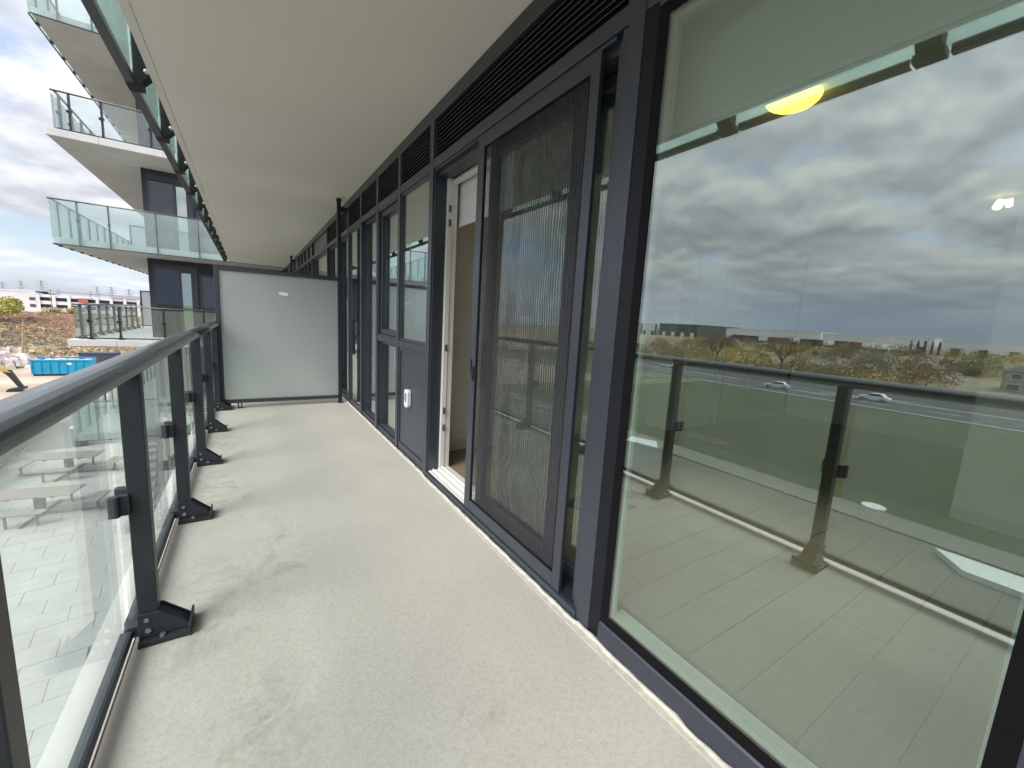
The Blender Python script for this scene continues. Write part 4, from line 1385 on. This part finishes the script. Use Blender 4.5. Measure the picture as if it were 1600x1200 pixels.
for _ in range(420):
    u_ = rnd.random() ** 0.7
    x = rnd.gauss(-31.5, 3.4)
    y = rnd.gauss(88.5, 2.6)
    d_ = math.hypot((x + 31.5) / 6.5, (y - 88.5) / 4.5)
    if d_ > 1:
        continue
    zt = GZ + 1.75 * (1 - d_) ** 0.8
    s_ = rnd.uniform(.18, .65)
    a = rnd.uniform(0, 3.14)
    ca, sa = math.cos(a) * s_, math.sin(a) * s_
    zz = zt + rnd.uniform(-.25, .25)
    hh = s_ * rnd.uniform(.5, 1.0)
    tl = rnd.uniform(-.3, .3)
    base = [(x - ca + sa * .7, y - sa - ca * .7), (x + ca + sa * .7, y + sa - ca * .7), (x + ca - sa * .7, y + sa + ca * .7), (x - ca - sa * .7, y - sa + ca * .7)]
    vs = [(px_, py_, zz - 0.4 + tl * (px_ - x)) for px_, py_ in base] + [(x + (px_ - x) * .8, y + (py_ - y) * .8, zz + hh + tl * (px_ - x)) for px_, py_ in base]
    pile.add(vs, [(0, 3, 2, 1), (4, 5, 6, 7), (0, 1, 5, 4), (1, 2, 6, 5), (2, 3, 7, 6), (3, 0, 4, 7)], rnd.choice((0, 0, 1)))
tag(pile.build('rubble_pile', ['rubble', 'rubble_red']), 'heap of pale broken concrete rubble left of the blue bin', 'rubble', kind='stuff')
for k in range(4):
    x = -36.6 + k * 1.3
    t = thing('concrete_block_stack', (x, 99.5, GZ), ['end concrete wall panel nearest the photo edge', 'second concrete wall panel from the photo edge', 'third concrete wall panel from the photo edge', 'concrete wall panel nearest the lamp pole'][k], 'wall panel', 'concrete panels by the rubble heap')
    MB().box(x, x + 0.85, 99.2, 99.7, GZ, GZ + 1.75 - 0.05 * k).build('slab', 'concrete_site', t)
    MB().box(x + 0.86, x + 1.22, 98.9, 99.9, GZ, GZ + 1.95 - 0.05 * k).build('pier', 'rubble', t)
t = thing('lamp_pole', (-31.5, 99, GZ), 'wooden lamp pole with two arms standing on the dirt yard', 'lamp pole')
MB().tube([(-31.5, 99, GZ), (-30.95, 99, -3.1)], [0.16, 0.11], 8).build('pole', 'wood_pole', t)
MB().tube([(-31.85, 99, -3.35), (-31.0, 99, -3.1), (-30.1, 99, -2.6)], 0.11, 6).build('arm', 'machine_black', t)
MB().box(-30.5, -29.8, 98.85, 99.15, -2.62, -2.47).build('lamp_head', 'machine_black', t)
MB().box(-32.1, -31.6, 98.85, 99.15, -3.46, -3.32).build('lamp_head', 'machine_black', t)
fen = thing('wire_fence', (-30, 118, GZ), 'low wire fence along the foot of the weedy bank', 'fence')
fp0 = MB().box(-50.05, -49.95, 116.95, 117.05, GZ, GZ + 1.25).build('post', 'wood_pole', fen)
for k in range(1, 22):
    inst(fp0, W[fp0.name] + Vector((2.5 * k, 0.05 * k, 0)), fen)
MB().tube([(-50, 117, GZ + 1.2), (2.5, 118.05, GZ + 1.2)], 0.03, 5).tube([(-50, 117, GZ + 0.65), (2.5, 118.05, GZ + 0.65)], 0.03, 5).build('wire', 'steel_grey', fen)

# excavator reaching in from the left
ex = thing('excavator', (-27.5, 66, GZ), 'black and yellow excavator with its bucket on the dirt, at the left edge', 'excavator')
for yo in (-1.1, 1.1):
    MB().prism([(-29.9, GZ + 0.25), (-29.5, GZ), (-26.2, GZ), (-25.8, GZ + 0.25), (-25.8, GZ + 0.6), (-26.2, GZ + 0.85), (-29.5, GZ + 0.85), (-29.9, GZ + 0.6)], 1, 66 + yo - 0.28, 66 + yo + 0.28).build('track', 'machine_black', ex)
MB().prism([(-30.4, GZ + 0.95), (-26.0, GZ + 0.95), (-26.0, GZ + 1.5), (-28.2, GZ + 2.1), (-30.4, GZ + 2.1)], 1, 64.9, 67.1).build('body', 'machine_yellow', ex, bevel=0.06)
cb = MB().prism([(-27.9, GZ + 1.55), (-26.2, GZ + 1.52), (-26.4, GZ + 2.9), (-27.9, GZ + 3.0)], 1, 64.8, 66.0).build('cab', 'machine_yellow', ex, bevel=0.05)
MB().box(-27.7, -26.6, 64.77, 64.795, GZ + 1.9, GZ + 2.8).build('cab_window', 'far_glass', cb)
MB().prism([(-26.6, GZ + 1.4), (-26.2, GZ + 1.3), (-24.4, GZ + 3.3), (-22.4, GZ + 2.2), (-21.7, GZ + 2.05), (-22.2, GZ + 2.6), (-24.3, GZ + 3.75)], 1, 65.2, 65.6).build('boom', 'machine_yellow', ex)
MB().prism([(-22.35, GZ + 2.45), (-21.75, GZ + 2.3), (-20.95, GZ + 0.45), (-21.25, GZ + 0.3)], 1, 65.22, 65.58).build('stick', 'machine_black', ex)
MB().tube([(-22.9, 65.4, GZ + 2.9), (-21.9, 65.4, GZ + 1.6)], 0.07, 6).build('ram', 'steel_grey', ex)
MB().prism([(-20.85, GZ + 0.5), (-21.35, GZ + 0.42), (-22.0, GZ + 0.32), (-22.2, GZ + 0.0), (-21.8, GZ - 0.02), (-21.2, GZ + 0.05), (-20.8, GZ + 0.25)], 1, 64.9, 65.9).build('bucket', 'machine_black', ex)

# weeds on the bank (uncountable)
def tufts(name, n, region, zf, mats, sizes, label, weights, seed, hmul=1.0):
    r_ = random.Random(seed)
    mb = MB()
    for _ in range(n):
        x, y = r_.uniform(region[0], region[1]), r_.uniform(region[2], region[3])
        z = zf(x, y)
        k = weights(x, y, r_)
        s_ = r_.uniform(*sizes)
        h = s_ * r_.uniform(0.7, 1.5) * hmul
        for q in range(3):
            a = r_.uniform(0, 6.28)
            dx, dy = math.cos(a) * s_, math.sin(a) * s_
            ox, oy = r_.uniform(-.3, .3) * s_, r_.uniform(-.3, .3) * s_
            mb.add([(x + ox - dx * .5, y + oy - dy * .5, z - .1), (x + ox + dx * .5, y + oy + dy * .5, z - .1), (x + ox + dx * .9, y + oy + dy * .9, z + h * .8), (x + ox, y + oy, z + h), (x + ox - dx * .9, y + oy - dy * .9, z + h * .7)], [(0, 1, 2, 3, 4)], k)
    return tag(mb.build(name, mats), label, 'weeds', kind='stuff')


def weed_pick(x, y, r_):
    t_ = (y - 120) / 50 + r_.gauss(0, 0.14) + 0.12 * math.sin(x * 0.3)
    if t_ > 0.62:
        return 1 if r_.random() < 0.7 else 0
    if t_ > 0.36:
        return r_.choice((0, 0, 2, 1))
    return r_.choice((3, 3, 4, 2))


tufts('bank_weeds', 20000, (-80, 0, 120.5, 176), hill_z, ['weeds_tan', 'weeds_rust', 'weeds_straw', 'weeds_olive', 'weeds_grey'], (0.22, 0.62), 'rust, tan and olive weeds covering the bank beyond the yard', weed_pick, 3)
tufts('dry_grass', 2200, (-62, 5, 101, 119), lambda x, y: GZ, ['weeds_straw', 'weeds_olive'], (0.2, 0.5), 'dry straw grass between the dirt yard and the bank', lambda x, y, r_: r_.choice((0, 0, 1)), 5)


# trees
def branchy(mb, p, d, L, r_, depth, rn, spread=0.55, mi=0):
    q = p + d * L
    mb.tube([p, p + d * L * .5 + Vector((rn.uniform(-.06, .06), rn.uniform(-.06, .06), 0)) * L, q], [r_, r_ * .82, r_ * .66], 5, mi, cap=False)
    if depth == 0:
        return
    for _ in range(rn.choice((2, 3, 3))):
        nd = (d + Vector((rn.gauss(0, spread), rn.gauss(0, spread), rn.gauss(0.05, spread * .5)))).normalized()
        branchy(mb, q - d * L * rn.uniform(0, .35), nd, L * rn.uniform(.6, .82), r_ * .6, depth - 1, rn, spread, mi)


def leafy_tree(name, x, y, z, h, w, mats, label, seed, group=None, nleaf=2600, leaf=0.22):
    rn = random.Random(seed)
    t_ = thing(name, (x, y, z), label, 'tree', group)
    tr = MB()
    tr.tube([(x, y, z), (x + .1, y, z + h * .35)], [h * .03, h * .02], 8)
    for k in range(6):
        a = k * 1.05 + rn.uniform(-.3, .3)
        tr.tube([(x + .1, y, z + h * .3), (x + math.cos(a) * w * .35, y + math.sin(a) * w * .35, z + h * rn.uniform(.55, .8))], [h * .014, h * .006], 5)
    tr.build('trunk', 'bark', t_)
    cr = MB()
    for k in range(16):
        a, rr = rn.uniform(0, 6.28), w * math.sqrt(rn.random()) * .75
        zz = z + h * rn.uniform(.32, .85)
        sc = w * rn.uniform(.22, .42)
        leaf_cloud(cr, (x + math.cos(a) * rr, y + math.sin(a) * rr, zz), (sc, sc, sc * .75), nleaf // 16, leaf, rn, rn.choice((0, 0, 1)), shell=0.3)
    cr.build('crown', mats, t_)
    return t_


leafy_tree('lime_tree', -51.5, 152, -5.0, 6.0, 5.6, ['leaf_lime', 'leaf_green'], 'yellow green bushy tree at the top of the bank, left edge', 21, nleaf=5200, leaf=0.26)
leafy_tree('lime_tree', -43.2, 172, -4.6, 2.8, 2.6, ['leaf_lime', 'weeds_straw'], 'small yellowing bush on the bank below the garage', 22, nleaf=900, leaf=0.22)
leafy_tree('lime_tree', -47.2, 170, -4.6, 2.4, 2.6, ['leaf_lime', 'leaf_green'], 'low green bush between the tree and the garage', 23, nleaf=900, leaf=0.22)

# parking garage behind the bank
ga = thing('parking_garage', (-45, 190, -5), 'long white multi storey parking garage with open decks behind the bank', 'building')
gz0 = -6.2
MB().box(-92, -54.6, 185, 205, gz0, 1.95).build('stair_block', 'garage_white', ga)
MB().box(-92.2, -56.0, 184.9, 205, 1.952, 2.35).build('parapet', 'garage_white', ga)
MB().box(-54.59, -18, 186.2, 205, gz0, 0.9).build('wall', 'garage_dark', ga)
for k, z in enumerate((-5.6, -3.15, -0.95, 1.1)):
    hgt = (1.35, 1.05, 1.05, 0.9)[k]
    MB().box(-54.58, -18, 185.2, 186.19, z - hgt * .5, z + hgt * .5).build('deck_band', 'garage_white', ga)
for k, x in enumerate((-54.55, -51.2, -47.95, -44.8, -41.5, -38.2, -34.9, -31.6, -28.3)):
    MB().box(x, x + 0.75, 184.95, 185.19, gz0, 1.55).build('pier', 'garage_white', ga)
for z in (-0.45, -2.5):
    w_ = sub('window', ga, (-55.4, 185, z))
    MB().box(-56.0, -54.7, 184.96, 184.99, z - .05, z + .95).build('frame', 'garage_grey', w_)
    MB().box(-55.9, -54.8, 184.93, 184.958, z + .05, z + .85).build('pane', 'garage_dark', w_)
MB().box(-45.4, -43.2, 184.6, 184.94, -0.45, 0.85).build('red_panel', 'garage_red', ga)
MB().box(-46.0, -42.6, 184.7, 184.945, 0.9, 1.6).build('tower_head', 'garage_white', ga)
MB().box(-38.0, -10, 184.85, 186, 1.56, 2.2).build('roof_screen', 'garage_grey', ga)
MB().box(-60, -20, 190, 200, 2.36, 2.6).build('roof_deck', 'garage_grey', ga)

# transmission towers far away
def pylon(x, y, zb, h, label, src=None):
    if src is not None:
        c = copy_tree(src, None, Vector((x, y, zb)))
        c.scale = (h / 30,) * 3
        c['label'] = label
        return c
    t_ = thing('pylon', (0, 0, 0), label, 'pylon', 'transmission towers on the horizon')
    lat = MB()
    def leg_at(z):
        return 3.4 * (1 - z / 24) + 0.8 if z < 24 else 0.8
    levels = [0, 5, 10, 14, 18, 21, 24, 27, 30]
    for sx in (-1, 1):
        for sy in (-1, 1):
            lat.tube([(sx * leg_at(z), sy * leg_at(z), z) for z in levels], 0.22, 4)
    for a, b in zip(levels, levels[1:]):
        for s_ in (-1, 1):
            lat.tube([(-leg_at(a), s_ * leg_at(a), a), (leg_at(b), s_ * leg_at(b), b)], 0.13, 4)
            lat.tube([(leg_at(a), s_ * leg_at(a), a), (-leg_at(b), s_ * leg_at(b), b)], 0.13, 4)
    lat.build('lattice', 'pylon_steel', t_, at=(0, 0, 0))
    arm = MB()
    for z, w_ in ((20, 6.5), (24, 8.0), (28, 5.5)):
        arm.tube([(-w_, 0, z), (w_, 0, z)], 0.22, 4)
        arm.tube([(-w_, 0, z), (0, 0, z + 1.6), (w_, 0, z)], 0.16, 4)
    arm.build('cross_arm', 'pylon_steel', t_, at=(0, 0, 0))
    t_.location = (x, y, zb)
    t_.scale = (h / 30,) * 3
    return t_


pos = [('leftmost transmission tower on the horizon', -231, 700, 19), ('second transmission tower from the left', -217, 700, 22), ('third transmission tower from the left, above the garage stair block', -201, 700, 24),
       ('short transmission tower right of the tall mast', -188, 700, 15), ('transmission tower above the red garage panel', -161, 700, 15), ('transmission tower left of the tallest right one', -155, 700, 21),
       ('transmission tower left of the pale divider', -142, 700, 22), ('transmission tower just left of the wing corner', -126, 700, 21)]
py0 = None
for lab, x, y, h in pos:
    o = pylon(x, y, -6, h, lab, py0)
    py0 = py0 or o
t = thing('mast', (-36.2, 140, -4.9), 'slim tall mast with a short cross arm rising before the garage', 'mast')
MB().tube([(-39.0, 140, -4.9), (-38.9, 140, 2.75)], [0.10, 0.07], 6).build('pole', 'wood_pole', t)
MB().tube([(-39.6, 140, 2.5), (-38.2, 140, 2.6)], 0.06, 5).build('cross_arm', 'wood_pole', t)

# ================================================================== ACROSS THE ROAD (seen mirrored in the big window)
for (pts, lab) in [([(-28.4, 25.6), (-26.8, 25.0), (-27.6, 22.0), (-29.2, 23.4)], 'white slab beside the sidewalk, farther along'), ([(-27.0, 4.4), (-25.2, 3.1), (-25.2, -3.6), (-27.2, -3.6)], 'long white slab beside the sidewalk, nearer the camera')]:  # raised white slabs for mirrored patches of unknown nature
    o = MB().prism(pts[::-1], 2, GZ - 0.02, GZ + 0.25).build('white_slab', 'pad_white')
    tag(o, lab, 'slab')
mc = MB()
mc.tube([(-31.2, 8.06, GZ - 0.05), (-31.2, 8.06, GZ + 0.08)], 0.62, 20)
o = mc.build('pale_disc', 'pad_white')  # flat pale disc for a mirrored oval of unknown nature
tag(o, 'pale round disc at the edge of the lawn', 'manhole cover')


def car(x, y, rot, mat, label, src=None):
    if src is not None:
        c = copy_tree(src, None, Vector((x, y, GZ)), rot)
        c['label'] = label
        return c
    t_ = thing('parked_car', (0, 0, 0), label, 'car', 'cars on the road')
    MB().prism([(-2.2, .3), (2.2, .3), (2.25, .62), (1.95, .82), (.95, .92), (-1.3, .95), (-2.15, .88), (-2.25, .6)], 1, -.86, .86).build('body', mat, t_, bevel=0.06)
    MB().prism([(-1.75, .94), (1.05, .92), (.35, 1.42), (-1.15, 1.44)], 1, -.74, .74).build('cabin', mat, t_, bevel=0.05)
    MB().prism([(-1.5, .99), (.85, .97), (.30, 1.36), (-1.08, 1.38)], 1, -.752, .752).build('side_window', 'garage_dark', t_)
    for wx in (-1.4, 1.4):
        for wy in (-.8, .8):
            MB().tube([(wx, wy - .1, .32), (wx, wy + .1, .32)], .32, 12).build('wheel', 'tyre', t_)
    t_.location = (x, y, GZ)
    t_.rotation_euler = (0, 0, rot)
    return t_


c0 = car(-89.4, 40.6, R(80), 'car_white', 'white car on the road between the curved lane lines')
car(-93.0, 25.8, R(92), 'car_white', 'white car farther right on the far lane', c0)
car(-99.0, 74.0, R(85), 'car_white', 'white car far along the road near the window frame', c0)

# shrubs: one thicket nobody could count
th = MB()
rn = random.Random(31)
for _ in range(620):
    x = -124 - 130 * rn.random() ** 1.3
    y = rn.uniform(-25, 150)
    if x > -162 and 8 < y < 26:
        continue
    z = bank_z(x, y)
    s_ = rn.uniform(1.4, 3.4)
    a = math.sin(y * .09) + math.sin(y * .041 + x * .05) + rn.gauss(0, .7)
    k = 0 if a > 1.0 else (1 if a > 0.1 else (2 if a > -0.7 else 3))
    if rn.random() < .12:
        k = 4
    leaf_cloud(th, (x, y, z + s_ * .55), (s_ * 1.25, s_ * 1.25, s_ * .85), 210, .26, rn, k, shell=.30)
tag(th.build('shrub_thicket', ['leaf_yellow', 'leaf_green', 'leaf_brown', 'weeds_olive', 'leaf_orange']), 'thicket of autumn shrubs across the road', 'shrubs', kind='stuff')


def bare_tree(x, y, h, seed, label):
    rn_ = random.Random(seed)
    z = bank_z(x, y)
    t_ = thing('bare_tree', (x, y, z), label, 'tree', 'bare trees across the road')
    tr = MB()
    tr.tube([(x, y, z - .3), (x, y, z + h * .25)], [.5, .4], 7)
    tr.build('trunk', 'bark', t_)
    br = MB()
    for k in range(5):
        a = k * 1.26
        d = Vector((math.cos(a) * .6, math.sin(a) * .6, 1)).normalized()
        branchy(br, Vector((x, y, z + h * .22)), d, h * .27, .30, 4, rn_, .5)
    br.build('crown', 'bark', t_)


bare_tree(-142, 85.5, 13.0, 5, 'bare leafless tree before the dark grey warehouse')
bare_tree(-142, 63.5, 13.0, 9, 'bare leafless tree before the long white warehouse')
bare_tree(-150, 92, 10.0, 14, 'smaller bare tree left of the tallest bare one')

WZ = -2.6
def warehouse(x, y0, y1, top, mat, label, bays=0, dark=False):
    t_ = thing('warehouse', (x, (y0 + y1) / 2, WZ), label, 'warehouse')
    MB().box(x - 60, x, y0, y1, WZ - 3, top).build('wall', mat, t_)
    MB().box(x - 60.2, x + 0.25, y0 - .2, y1 + .2, top + .002, top + .5).build('parapet', mat, t_)
    n = max(1, int((y1 - y0) / 9))
    for k in range(n):
        yy_ = y0 + (k + .3) * (y1 - y0) / n
        MB().box(x + 0.002, x + .15, yy_, yy_ + 3.0, WZ - 1, WZ + 3.2).build('dock_door', 'ware_grey' if mat != 'ware_grey' else 'ware_white', t_)
    for k in range(bays):
        yy_ = y0 + k * (y1 - y0) / bays
        MB().box(x + 0.26, x + 1.6, yy_, yy_ + 0.7, WZ - 3, top).build('pier', 'ware_grey', t_)
    return t_


warehouse(-300, 237, 300, 6.6, 'ware_white', 'white warehouse with dark piers next to the window frame', 4)
warehouse(-300, 198, 234, 7.0, 'ware_grey', 'dark grey warehouse behind the bare tree', 0)
warehouse(-310, 117, 180, 5.6, 'ware_white', 'long white warehouse behind the row of trailers', 0)
warehouse(-300, 62, 112, 4.9, 'ware_white', 'white warehouse behind the dark silos', 0)
warehouse(-295, 20, 58, 4.6, 'ware_white', 'rightmost white warehouse above the brick house', 0)


def trailer(x, y, k, label, src=None):
    if src is not None:
        c = copy_tree(src, None, Vector((x, y, bank_z(x, y) + .15)))
        c['label'] = label
        return c
    t_ = thing('truck_trailer', (0, 0, 0), label, 'trailer', 'trailers lined up before the warehouses')
    MB().box(-6, 6, -1.25, 1.25, 1.1, 3.9).build('box_body', k, t_)
    MB().box(-5, 5.6, -1.0, 1.0, .7, 1.098).build('chassis', 'machine_black', t_)
    for wx in (-4.5, -3.4, 4.6):
        MB().tube([(wx, -1.1, .5), (wx, 1.1, .5)], .5, 8).build('axle', 'tyre', t_)
    t_.location = (x, y, bank_z(x, y) + .15)
    return t_


tsrc = {}
for k in range(15):
    y = 156 - k * 6.0 + rn.uniform(-.5, .5)
    m_ = rn.choice(('trailer_red', 'trailer_dark', 'ware_white', 'trailer_dark'))
    lab = {'trailer_red': 'dark red trailer in the row before the long white warehouse', 'trailer_dark': 'black trailer in the row before the long white warehouse', 'ware_white': 'white trailer in the row before the long white warehouse'}[m_]
    o = trailer(-284, y, m_, lab, tsrc.get(m_))
    tsrc.setdefault(m_, o)
for k in range(5):
    y = 66 - k * 2.6
    z = bank_z(-280, y)
    t = thing('silo', (-280, y, z), 'dark upright silo in the cluster before the white warehouse', 'silo', 'dark silos before the warehouse')
    MB().tube([(-280, y, z), (-280, y, 2.6 + rn.uniform(-.8, 1.0))], .55, 8).build('shaft', 'ware_grey', t)
    MB().tube([(-280, y, 2.2), (-280, y, 3.9 + rn.uniform(-.3, .3))], [.56, .05], 8).build('cap', 'ware_grey', t)

# house at the right of the reflection
hx, hy = -152, 13.4
hs = thing('brick_house', (hx, hy, GZ), 'two storey pale brick house at the right edge of the window reflection', 'house')
MB().box(hx - 9, hx, 9.0, 18.6, GZ - .4, -3.6).build('wall', 'house_brick', hs)
MB().add([(hx - 9.5, 8.5, -3.598), (hx + .5, 8.5, -3.598), (hx + .5, 19.1, -3.598), (hx - 9.5, 19.1, -3.598), (hx - 6, 13.8, -1.0), (hx - 3, 13.8, -1.0)],
         [(3, 2, 1, 0), (0, 1, 5, 4), (1, 2, 5), (2, 3, 4, 5), (3, 0, 4)]).build('roof', 'house_roof', hs)
for (y0, z0, w_, h_) in [(10, -5.4, 1.2, 1.2), (12.6, -5.4, 1.2, 1.2), (15.6, -5.4, 1.6, 1.2), (10, -8.3, 2.2, 1.9), (13.3, -8.8, 1.2, 2.3), (15.6, -8.2, 2.0, 1.5)]:
    w = sub('window', hs, (hx, y0, z0))
    MB().box(hx + .002, hx + .08, y0 - .1, y0 + w_ + .1, z0 - .1, z0 + h_ + .1).build('frame', 'ware_white', w)
    MB().box(hx + .082, hx + .1, y0, y0 + w_, z0, z0 + h_).build('pane', 'garage_dark', w)
